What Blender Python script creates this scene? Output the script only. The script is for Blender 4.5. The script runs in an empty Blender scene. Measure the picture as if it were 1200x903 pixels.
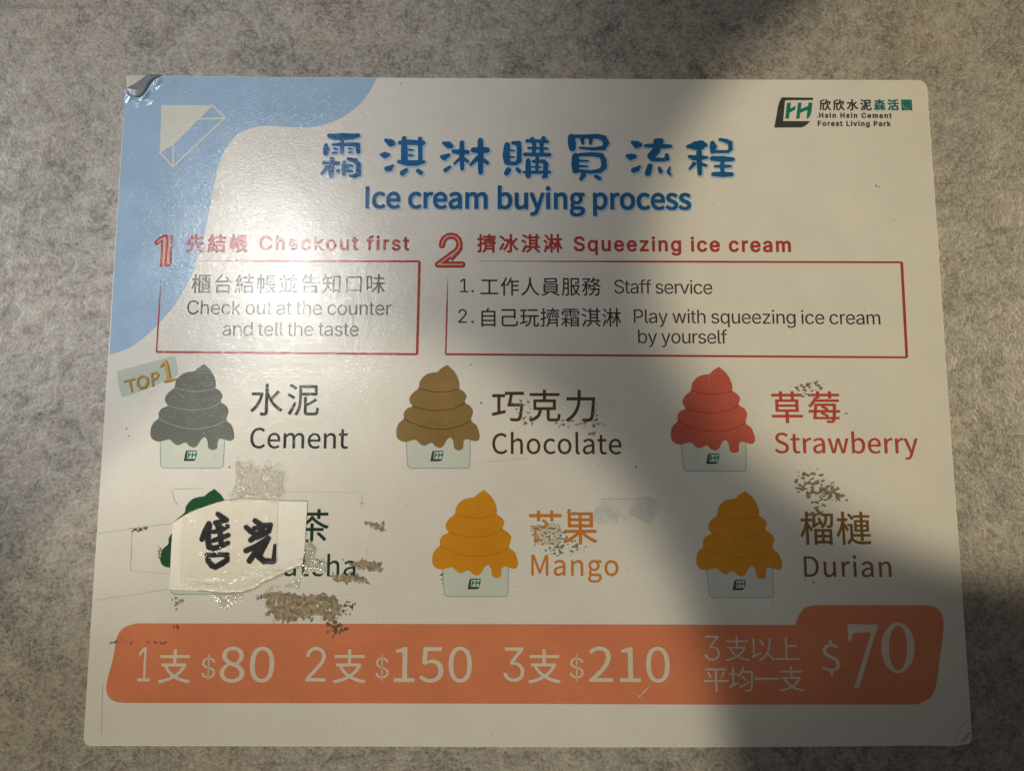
# A laminated ice cream menu sign lying on a grey stone-look table top.
import bpy, math, random, sys
import numpy as np
from mathutils import Vector, Euler, noise
from mathutils.geometry import tessellate_polygon

random.seed(7)
scene = bpy.context.scene
R = math.radians

# ------------------------------------------------------------------ camera
CAM_LOC = (-0.0075, -0.0298, 0.2713)
CAM_ROT = (0.1208, -0.0061, 0.0014)
cam_d = bpy.data.cameras.new('camera')
cam = bpy.data.objects.new('camera', cam_d)
scene.collection.objects.link(cam)
cam.location = CAM_LOC
cam.rotation_euler = CAM_ROT
cam_d.sensor_width = 36.0
cam_d.lens = 36.0 * 900.0 / 1200.0
cam_d.clip_start = 0.01
cam_d.clip_end = 20.0
scene.camera = cam

# ------------------------------------------------------------------ world
world = bpy.data.worlds.new('World')
scene.world = world
world.use_nodes = True
bg = world.node_tree.nodes['Background']
bg.inputs[0].default_value = (1.0, 0.95, 0.86, 1)
bg.inputs[1].default_value = 0.092

# ------------------------------------------------------------------ lamps
def spot(name, loc, target, power, col, cone, blend, radius):
    d = bpy.data.lights.new(name, 'SPOT')
    d.energy = power
    d.color = col
    d.spot_size = R(cone)
    d.spot_blend = blend
    d.shadow_soft_size = radius
    o = bpy.data.objects.new(name, d)
    scene.collection.objects.link(o)
    o.location = loc
    o.rotation_euler = (Vector(target) - Vector(loc)).to_track_quat('-Z', 'Y').to_euler()
    return o
# cones shaped so the gaps between pools stand in for a person's shadow
spot('shaped_spot', (-.535, .465, 1.50), (-.029, .055, 0), 16.5, (1.0, .985, .95), 14.7, .7, .030)  # ceiling lamp mirrored in the film at the upper left
spot('shaped_spot', (-.525, .42, 1.50), (-.125, .015, 0), 14.0, (1.0, .985, .95), 7.0, 1.0, .030)  # added beside the first to brighten its glare
spot('shaped_spot', (-2.6, .8, 2.2), (-.335, .165, 0), 368.0, (1.0, .975, .94), 9.2, .62, .02)  # unseen, like the next two; placed far out so none mirrors in the film
spot('shaped_spot', (3.0, .5, 2.2), (.273, .070, 0), 515.0, (1.0, .86, .58), 4.58, .16, .008)
spot('shaped_spot', (-.5, -2.6, 2.2), (-.080, -.203, 0), 330.0, (1.0, .905, .67), 5.22, .16, .008)

scene.view_settings.view_transform = 'Standard'
scene.view_settings.look = 'None'
scene.view_settings.exposure = 0.0
scene.view_settings.gamma = 1.0

# ------------------------------------------------------------------ measuring the sign plane
_rot = Euler(CAM_ROT, 'XYZ').to_matrix()
def at(px, py, z=0.0):
    """a point of the flat sign, from where the photograph shows it"""
    d = _rot @ Vector(((px - 600.0) / 900.0, (451.5 - py) / 900.0, -1.0))
    t = (z - CAM_LOC[2]) / d.z
    return Vector((CAM_LOC[0] + d.x * t, CAM_LOC[1] + d.y * t, z))
_Rn = np.array(_rot)
def at_np(P, z):
    P = np.asarray(P, float)
    d = np.stack([(P[:, 0] - 600) / 900, (451.5 - P[:, 1]) / 900, -np.ones(len(P))], 1) @ _Rn.T
    zz = np.broadcast_to(np.asarray(z, float), (len(P),))
    t = -CAM_LOC[2] / d[:, 2]            # measured on the plane z = 0, then lifted straight up
    return np.stack([CAM_LOC[0] + d[:, 0] * t, CAM_LOC[1] + d[:, 1] * t, zz], 1)
LAY = 0.000025                            # one printed layer

# ------------------------------------------------------------------ objects
def empty(name, loc=(0, 0, 0), parent=None):
    o = bpy.data.objects.new(name, None)
    o.empty_display_size = 0.02
    scene.collection.objects.link(o)
    o.location = loc
    if parent: o.parent = parent
    return o
def tag(o, label=None, cat=None, group=None, kind=None):
    if label: o['label'] = label
    if cat: o['category'] = cat
    if group: o['group'] = group
    if kind: o['kind'] = kind
    return o
SOLID = ('table_top', 'laminated_card', 'backing_corner')
def mesh_obj(name, verts, faces, mat, parent=None, smooth=False):
    me = bpy.data.meshes.new(name)
    me.from_pydata([tuple(v) for v in verts], [], faces)
    me.update()
    if mat: me.materials.append(mat)
    me.update()
    if len(me.polygons) and name not in SOLID and sum(p.normal.z for p in me.polygons) < 0: me.flip_normals()
    if smooth:
        me.polygons.foreach_set('use_smooth', [True] * len(me.polygons))
    o = bpy.data.objects.new(name, me)
    scene.collection.objects.link(o)
    if parent: o.parent = parent
    return o

# ------------------------------------------------------------------ materials
class N:
    def __init__(s, name):
        s.m = bpy.data.materials.new(name); s.m.use_nodes = True
        s.t = s.m.node_tree; s.n = s.t.nodes; s.l = s.t.links
        s.b = s.n['Principled BSDF']; s.out = s.n['Material Output']
        s.tc = s.n.new('ShaderNodeNewGeometry').outputs['Position']
    def noise(s, scale, detail=3, rough=.5, dist=0, vec=None):
        x = s.n.new('ShaderNodeTexNoise'); x.inputs['Scale'].default_value = scale
        x.inputs['Detail'].default_value = detail; x.inputs['Roughness'].default_value = rough
        x.inputs['Distortion'].default_value = dist
        s.l.new(vec or s.tc, x.inputs['Vector']); return x.outputs['Fac']
    def voro(s, scale, vec=None, feat='F1'):
        x = s.n.new('ShaderNodeTexVoronoi'); x.feature = feat; x.inputs['Scale'].default_value = scale
        s.l.new(vec or s.tc, x.inputs['Vector']); return x.outputs['Distance']
    def mapped(s, sc=(1, 1, 1), rot=(0, 0, 0), loc=(0, 0, 0)):
        x = s.n.new('ShaderNodeMapping'); x.inputs['Scale'].default_value = sc
        x.inputs['Rotation'].default_value = rot; x.inputs['Location'].default_value = loc
        s.l.new(s.tc, x.inputs['Vector']); return x.outputs[0]
    def math(s, op, a, b=None, clamp=False):
        x = s.n.new('ShaderNodeMath'); x.operation = op; x.use_clamp = clamp
        for i, v in enumerate((a, b)):
            if v is None: continue
            if isinstance(v, (int, float)): x.inputs[i].default_value = v
            else: s.l.new(v, x.inputs[i])
        return x.outputs[0]
    def ramp(s, fac, stops):
        x = s.n.new('ShaderNodeValToRGB'); e = x.color_ramp.elements
        while len(e) < len(stops): e.new(0.5)
        for i, (p, c) in enumerate(stops):
            e[i].position = p
            e[i].color = (c, c, c, 1) if isinstance(c, (int, float)) else (*c, 1)
        s.l.new(fac, x.inputs[0]); return x.outputs[0]
    def mix(s, fac, a, b, mode='MIX'):
        x = s.n.new('ShaderNodeMix'); x.data_type = 'RGBA'; x.blend_type = mode
        for inp, v in ((x.inputs[0], fac), (x.inputs[6], a), (x.inputs[7], b)):
            if isinstance(v, (int, float)): inp.default_value = v
            elif isinstance(v, tuple): inp.default_value = (*v, 1)
            else: s.l.new(v, inp)
        return x.outputs[2]
    def bump(s, h, strength, dist=.001, nrm=None):
        x = s.n.new('ShaderNodeBump'); x.inputs['Strength'].default_value = strength
        x.inputs['Distance'].default_value = dist
        s.l.new(h, x.inputs['Height'])
        if nrm: s.l.new(nrm, x.inputs['Normal'])
        return x.outputs[0]
    def set(s, key, v):
        i = s.b.inputs[key]
        if isinstance(v, (int, float)): i.default_value = v
        elif isinstance(v, tuple): i.default_value = (*v, 1)
        else: s.l.new(v, i)

def laminate_finish(k, matte=False):
    """the same worn, finely embossed film lies over every printed colour"""
    weave = k.noise(1, 2, .6, 0, k.mapped((700, 2300, 1)))
    fine = k.noise(2500, 2, .6)
    mid = k.noise(300, 3, .6)
    wob = k.noise(22, 2, .5)
    h = k.math('ADD', k.math('MULTIPLY', weave, .6), k.math('MULTIPLY', fine, .4))
    n1 = k.bump(wob, .35, .0010)
    n2 = k.bump(mid, .35, .00014, n1)
    n3 = k.bump(h, 1.0, .00007, n2)
    k.l.new(n3, k.b.inputs['Normal'])
    k.set('Roughness', k.ramp(k.noise(90, 5, .65), [(.3, .09), (.7, .19)]))
    k.set('Specular IOR Level', .5)

def printed(name, col, var=.06, grain=.08):
    k = N(name)
    dark = tuple(c * (1 - var * 2) for c in col)
    lite = tuple(min(1, c * (1 + var)) for c in col)
    c1 = k.ramp(k.noise(40, 5, .65), [(.35, dark), (.65, lite)])
    g = k.ramp(k.noise(2600, 2, .6), [(.3, 1 - grain), (.7, 1 + grain * .3)])
    k.set('Base Color', k.mix(1.0, c1, g, 'MULTIPLY'))
    laminate_finish(k)
    return k.m

M = {}
M['paper'] = printed('laminated white card', (.655, .632, .585), .02, .12)
M['blue_area'] = printed('light blue print', (.31, .45, .62), .04, .14)
M['title'] = printed('title blue ink', (.013, .115, .29), .12, .25)
M['title_shadow'] = printed('pale blue ink halo', (.38, .49, .60), .03, .1)
M['red'] = printed('red ink', (.40, .045, .035), .10, .2)
M['pink'] = printed('pink ink', (.62, .30, .26), .05, .1)
M['black'] = printed('black ink', (.03, .035, .03), .1, .2)
M['grey'] = printed('slate grey ink', (.15, .16, .145), .08, .3)
M['grey_line'] = printed('pale seam line', (.34, .36, .34), .03, .1)
M['brown'] = printed('milk chocolate ink', (.26, .165, .06), .08, .3)
M['brown_text'] = printed('dark brown ink', (.075, .042, .018), .1, .2)
M['brown_line'] = printed('brown seam line', (.075, .04, .015), .1, .1)
M['strawberry'] = printed('strawberry red ink', (.50, .105, .07), .06, .2)
M['straw_text'] = printed('strawberry lettering ink', (.47, .065, .040), .06, .2)
M['straw_line'] = printed('deep red seam line', (.30, .030, .022), .1, .1)
M['green'] = printed('tea green ink', (.018, .085, .035), .08, .3)
M['green_text'] = printed('dark green ink', (.018, .045, .028), .08, .2)
M['mango'] = printed('mango yellow ink', (.58, .24, .012), .04, .12)
M['mango_text'] = printed('orange lettering ink', (.58, .19, .025), .05, .2)
M['mango_line'] = printed('orange seam line', (.46, .165, .012), .05, .1)
M['durian_text'] = printed('olive brown ink', (.20, .10, .022), .1, .2)
M['cup'] = printed('pale mint cup print', (.52, .55, .50), .03, .05)
M['cup_line'] = printed('mint outline ink', (.25, .33, .28), .08, .1)
M['emblem_dark'] = printed('charcoal emblem ink', (.045, .05, .045), .1, .1)
M['teal'] = printed('teal ink', (.012, .17, .15), .08, .15)
M['cream'] = printed('cream reversed print', (.60, .53, .43), .03, .06)
M['band'] = printed('salmon orange print', (.61, .20, .10), .04, .12)
M['cream_mark'] = printed('cream emblem print', (.60, .60, .54), .03, .06)
M['badge'] = printed('pale green badge print', (.44, .49, .43), .04, .08)
M['gold'] = printed('gold lettering', (.52, .33, .08), .2, .1)
M['gold_edge'] = printed('brown letter edge', (.27, .17, .06), .2, .1)
M['bluestain'] = printed('pale blue ink stain', (.42, .49, .52), .1, .05)

def simple(name, col, rough=.6, var=.3, scale=500, bstr=.6, bdist=.0002, spec=.3):
    k = N(name)
    k.set('Base Color', k.ramp(k.noise(scale, 4, .65), [(.3, tuple(c * (1 - var) for c in col)), (.7, tuple(min(1, c * (1 + var)) for c in col))]))
    k.set('Roughness', rough); k.set('Specular IOR Level', spec)
    k.l.new(k.bump(k.noise(scale * 1.6, 3, .6), bstr, bdist), k.b.inputs['Normal'])
    return k.m
M['residue'] = simple('old tape glue residue', (.27, .215, .14), .55, .6, 700, .9, .0003)
M['residue_dark'] = simple('dark glue grime', (.12, .08, .05), .55, .6, 900, .9, .0003)
M['residue_film'] = simple('thin glue film', (.50, .465, .39), .35, .12, 900, .9, .0002)
M['grime'] = simple('olive grime flakes', (.17, .145, .095), .6, .6, 1200, .9, .0002)
M['marker'] = simple('black marker ink', (.008, .008, .014), .28, .3, 700, .3, .0001, .5)
M['marker_halo'] = simple('bled marker ink', (.40, .38, .42), .4, .05, 700, .2, .0001)
M['slip'] = simple('white slip paper', (.74, .71, .64), .38, .03, 260, .5, .00025, .5)
M['tape_glint'] = simple('light caught on tape edge', (.72, .70, .65), .25, .25, 400, .5, .0002, .6)  # light caught along the tape's edge, put into a pale colour
M['slip_core'] = simple('torn paper core', (.50, .41, .28), .8, .25, 900, .9, .0004)
M['backing'] = simple('bare card corner', (.46, .44, .40), .5, .08, 300)
M['corner_curl'] = simple('curled film underside', (.13, .15, .17), .38, .3, 250, .6, .0004, .5)
M['scratch'] = simple('pale scratch', (.74, .73, .70), .3, .05, 300, .2, .0001, .6)
M['crease'] = simple('crease in film', (.30, .27, .22), .4, .3, 600, .5, .0002)

# clear tape: a thin glossy film that lets the print through
def tape_mat(name, tint, haze, gloss, bump_d):
    k = N(name)
    tr = k.n.new('ShaderNodeBsdfTransparent'); tr.inputs[0].default_value = (tint, tint * .99, tint * .965, 1)
    gl = k.n.new('ShaderNodeBsdfGlossy'); gl.inputs['Roughness'].default_value = .16; gl.inputs[0].default_value = (.95, .95, .95, 1)
    df = k.n.new('ShaderNodeBsdfDiffuse'); df.inputs[0].default_value = (.64, .60, .52, 1)
    wr = k.bump(k.noise(150, 3, .6, 1.2), 1.0, bump_d)
    k.l.new(wr, gl.inputs['Normal'])
    m0 = k.n.new('ShaderNodeMixShader'); k.l.new(k.ramp(k.noise(500, 4, .7), [(.42, haze * .2), (.75, haze)]), m0.inputs[0])
    k.l.new(tr.outputs[0], m0.inputs[1]); k.l.new(df.outputs[0], m0.inputs[2])
    m1 = k.n.new('ShaderNodeMixShader'); m1.inputs[0].default_value = gloss
    k.l.new(m0.outputs[0], m1.inputs[1]); k.l.new(gl.outputs[0], m1.inputs[2])
    k.l.new(m1.outputs[0], k.out.inputs['Surface'])
    return k.m
M['tape'] = tape_mat('crumpled clear tape', .965, .26, .14, .0008)
M['tape_flat'] = tape_mat('smooth clear tape', .985, .05, .03, .0006)

# stone-look laminate table
k = N('grey stone laminate')
blot = k.noise(14, 6, .62, .3)
blot2 = k.noise(46, 5, .65, .5)
pit = k.noise(190, 4, .7, .6)
grain = k.noise(900, 3, .7)
v = k.math('ADD', k.math('MULTIPLY', blot, .14), k.math('MULTIPLY', blot2, .16))
v = k.math('ADD', v, k.math('MULTIPLY', pit, .32))
v = k.math('ADD', v, k.math('MULTIPLY', grain, .38))
col = k.ramp(v, [(.37, (.075, .070, .063)), (.44, (.175, .164, .149)), (.50, (.28, .266, .244)), (.57, (.37, .352, .323)), (.67, (.49, .468, .432))])
pits = k.ramp(k.noise(1, 3, .65, .9, k.mapped((420, 800, 1), (0, 0, R(8)))), [(.63, 0.0), (.68, .8)])
where = k.ramp(k.noise(30, 3, .6), [(.42, .15), (.62, 1.0)])
col = k.mix(k.math('MULTIPLY', pits, where), col, (.075, .066, .056))
glint = k.ramp(k.noise(1500, 2, .6), [(.70, 0.0), (.76, .8)])  # sparkle of glossy pits painted in as pale specks
col = k.mix(glint, col, (.62, .59, .53))
tint = k.ramp(k.noise(380, 2, .5), [(.35, (1.05, .98, .99)), (.5, (1.0, 1.0, 1.0)), (.65, (.96, 1.01, .98))])
col = k.mix(1.0, col, tint, 'MULTIPLY')
warm = k.ramp(k.noise(24, 4, .6), [(.4, (1.0, .985, .97)), (.65, (1.03, .97, .90))])
col = k.mix(1.0, col, warm, 'MULTIPLY')
scr = k.noise(1, 4, .6, .8, k.mapped((18, 110, 1), (0, 0, R(62))))
col = k.mix(k.ramp(scr, [(.66, 0.0), (.74, .45)]), col, (.06, .052, .045))
streak = k.noise(1, 2, .5, 0, k.mapped((300, 1300, 1), (0, 0, R(-12))))
col = k.mix(.16, col, k.ramp(streak, [(.3, .10), (.5, .22), (.72, .42)]), 'OVERLAY')
k.set('Base Color', col)
k.set('Roughness', k.ramp(pit, [(.3, .55), (.7, .38)]))
k.set('Specular IOR Level', .45)
nb = k.bump(pit, .6, .0005)
nb = k.bump(grain, .6, .00016, nb)
k.l.new(nb, k.b.inputs['Normal'])
M['table'] = k.m

# ------------------------------------------------------------------ table top
def box_verts(x0, x1, y0, y1, z0, z1, bev):
    v = []; f = []
    rings = [(z0, 0), (z1 - bev, 0), (z1 - bev * .3, bev * .3), (z1, bev)]
    for z, i in rings:
        v += [(x0 + i, y0 + i, z), (x1 - i, y0 + i, z), (x1 - i, y1 - i, z), (x0 + i, y1 - i, z)]
    for r in range(len(rings) - 1):
        for j in range(4):
            a = r * 4 + j; b = r * 4 + (j + 1) % 4
            f.append((a, b, b + 4, a + 4))
    f.append((0, 3, 2, 1)); n = 4 * (len(rings) - 1); f.append((n, n + 1, n + 2, n + 3))
    return v, f
THICK = 0.0017
v, f = box_verts(-.55, .55, -.40, .45, -.035, -THICK - .00015, .003)
tag(mesh_obj('table_top', v, f, M['table']), kind='structure')

# ------------------------------------------------------------------ shape makers
def smooth_loop(pts, n=4, closed=True):
    out = []; L = len(pts)
    rng = range(L) if closed else range(L - 1)
    for i in rng:
        if closed: p0, p1, p2, p3 = (pts[(i + d) % L] for d in (-1, 0, 1, 2))
        else: p0, p1, p2, p3 = pts[max(i - 1, 0)], pts[i], pts[i + 1], pts[min(i + 2, L - 1)]
        for j in range(n):
            t = j / n
            out.append(tuple(.5 * (2 * p1[c] + (p2[c] - p0[c]) * t + (2 * p0[c] - 5 * p1[c] + 4 * p2[c] - p3[c]) * t * t
                              + (3 * p1[c] - p0[c] - 3 * p2[c] + p3[c]) * t ** 3) for c in range(2)))
    if not closed: out.append(tuple(pts[-1][:2]))
    return out
def area(l):
    return .5 * sum(l[i - 1][0] * l[i][1] - l[i][0] * l[i - 1][1] for i in range(len(l)))
def inside_loop(p, l):
    c = False
    for i in range(len(l)):
        a, b = l[i - 1], l[i]
        if (a[1] > p[1]) != (b[1] > p[1]) and p[0] < (b[0] - a[0]) * (p[1] - a[1]) / (b[1] - a[1]) + a[0]: c = not c
    return c
def tess(loops):
    """outer loops are filled one by one, each with its own holes"""
    ar = [area(l) for l in loops]
    sg = 1 if ar[max(range(len(ar)), key=lambda i: abs(ar[i]))] > 0 else -1
    outer = [i for i in range(len(loops)) if ar[i] * sg > 0]
    groups = {i: [loops[i]] for i in outer}
    for i in range(len(loops)):
        if i in groups: continue
        host = [o for o in outer if inside_loop(loops[i][0], loops[o])] or outer
        groups[min(host, key=lambda o: abs(ar[o]))].append(loops[i])
    VS = []; out = []
    for g in groups.values():
        base = len(VS)
        vs = [Vector((p[0], p[1], 0)) for l in g for p in l]
        for t in tessellate_polygon([[Vector((p[0], p[1], 0)) for p in l] for l in g]):
            a, b, c = (vs[i] for i in t)
            s = (b.x - a.x) * (c.y - a.y) - (b.y - a.y) * (c.x - a.x)
            if abs(s) < 1e-9: continue
            t = tuple(i + base for i in t)
            out.append(t if s < 0 else (t[0], t[2], t[1]))   # y runs down the photograph
        VS += vs
    return VS, out
def flat(name, shapes, mat, layer, parent, z0=0.0):
    """shapes: list of loop lists, in photograph units on the sign plane; one printed sheet"""
    P = []; F = []
    for loops in shapes:
        vs, tr_ = tess(loops)
        b = len(P); P += [(v.x, v.y) for v in vs]
        F += [tuple(i + b for i in t) for t in tr_]
    V = at_np(P, z0 + layer * LAY)
    return mesh_obj(name, V.tolist(), F, mat, parent)
def ribbon(pts, w):
    """closed outline of a line with width (w number or list)"""
    n = len(pts); ws = w if isinstance(w, (list, tuple)) else [w] * n
    L = []; Rr = []
    for i, p in enumerate(pts):
        a = pts[max(i - 1, 0)]; b = pts[min(i + 1, n - 1)]
        dx, dy = b[0] - a[0], b[1] - a[1]; d = math.hypot(dx, dy) or 1
        nx, ny = -dy / d * ws[i] / 2, dx / d * ws[i] / 2
        L.append((p[0] + nx, p[1] + ny)); Rr.append((p[0] - nx, p[1] - ny))
    return L + Rr[::-1]
def stroke_field(strokes, step=.4, pad=2.0, org=(0, 0), s=1.0, grow=0.0):
    S = [[((x / s + org[0]), (y / s + org[1]), r / s + grow) for x, y, r in st] for st in strokes]
    xs = [p[0] for st in S for p in st]; ys = [p[1] for st in S for p in st]
    mr = max(p[2] for st in S for p in st) + pad
    x0, x1, y0, y1 = min(xs) - mr, max(xs) + mr, min(ys) - mr, max(ys) + mr
    X, Y = np.meshgrid(np.arange(x0, x1, step), np.arange(y0, y1, step))
    D = np.full(X.shape, 1e9)
    for st in S:
        if len(st) == 1: st = [st[0], (st[0][0] + .01, st[0][1], st[0][2])]
        for a, b in zip(st[:-1], st[1:]):
            dx, dy = b[0] - a[0], b[1] - a[1]
            t = np.clip(((X - a[0]) * dx + (Y - a[1]) * dy) / (dx * dx + dy * dy + 1e-9), 0, 1)
            d = np.hypot(X - a[0] - dx * t, Y - a[1] - dy * t) - (a[2] + (b[2] - a[2]) * t)
            h = np.clip(.5 + .5 * (D - d) / .8, 0, 1) if D.min() < 1e8 else 1.0
            D = np.minimum(D, d) if D.min() > 1e8 else D * (1 - h) + d * h - .8 * h * (1 - h) * .5
    return X, Y, -D
def poly_dist(X, Y, loop):
    """signed distance, positive inside"""
    D = np.full(X.shape, 1e9); inside = np.zeros(X.shape, bool); n = len(loop)
    for i in range(n):
        ax, ay = loop[i]; bx, by = loop[(i + 1) % n]
        dx, dy = bx - ax, by - ay
        t = np.clip(((X - ax) * dx + (Y - ay) * dy) / (dx * dx + dy * dy + 1e-9), 0, 1)
        D = np.minimum(D, np.hypot(X - ax - dx * t, Y - ay - dy * t))
        cr = ((ay > Y) != (by > Y)) & (X < dx * (Y - ay) / (dy if abs(dy) > 1e-9 else 1e-9) + ax)
        inside ^= cr
    return np.where(inside, D, -D)
def march(X, Y, F):
    """the area where F > 0, as faces with interpolated borders"""
    H, W = F.shape; inside = F > 0
    idx = {}; P = []; faces = []
    def vert(j, i):
        k_ = (j, i)
        if k_ not in idx: idx[k_] = len(P); P.append((X[j, i], Y[j, i], j, i, j, i, 0.0))
        return idx[k_]
    def cut(a, b):
        k_ = (a, b) if a < b else (b, a)
        if k_ not in idx:
            fa, fb = F[a], F[b]; t = fa / (fa - fb)
            idx[k_] = len(P)
            P.append((X[a] + (X[b] - X[a]) * t, Y[a] + (Y[b] - Y[a]) * t, *a, *b, t))
        return idx[k_]
    c = inside[:-1, :-1].astype(int) + inside[:-1, 1:] + inside[1:, 1:] + inside[1:, :-1]
    for j, i in zip(*np.nonzero(c)):
        cs = [(j, i), (j + 1, i), (j + 1, i + 1), (j, i + 1)]
        if c[j, i] == 4:
            faces.append([vert(*q) for q in cs]); continue
        poly = []
        for q in range(4):
            a, b = cs[q], cs[(q + 1) % 4]
            if inside[a]: poly.append(vert(*a))
            if inside[a] != inside[b]: poly.append(cut(a, b))
        if len(poly) > 2: faces.append(poly)
    return P, faces
def field_sheet(name, X, Y, F, mat, layer, parent, height=None, z0=0.0):
    P, faces = march(X, Y, F)
    if not P: return None
    z = z0 + layer * LAY
    if height is not None:
        zz = []
        for p in P:
            h = height[p[2], p[3]] * (1 - p[6]) + height[p[4], p[5]] * p[6]
            zz.append(z + h)
        z = np.array(zz)
    V = at_np([(p[0], p[1]) for p in P], z)
    return mesh_obj(name, V.tolist(), faces, mat, parent, smooth=height is not None)

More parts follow.
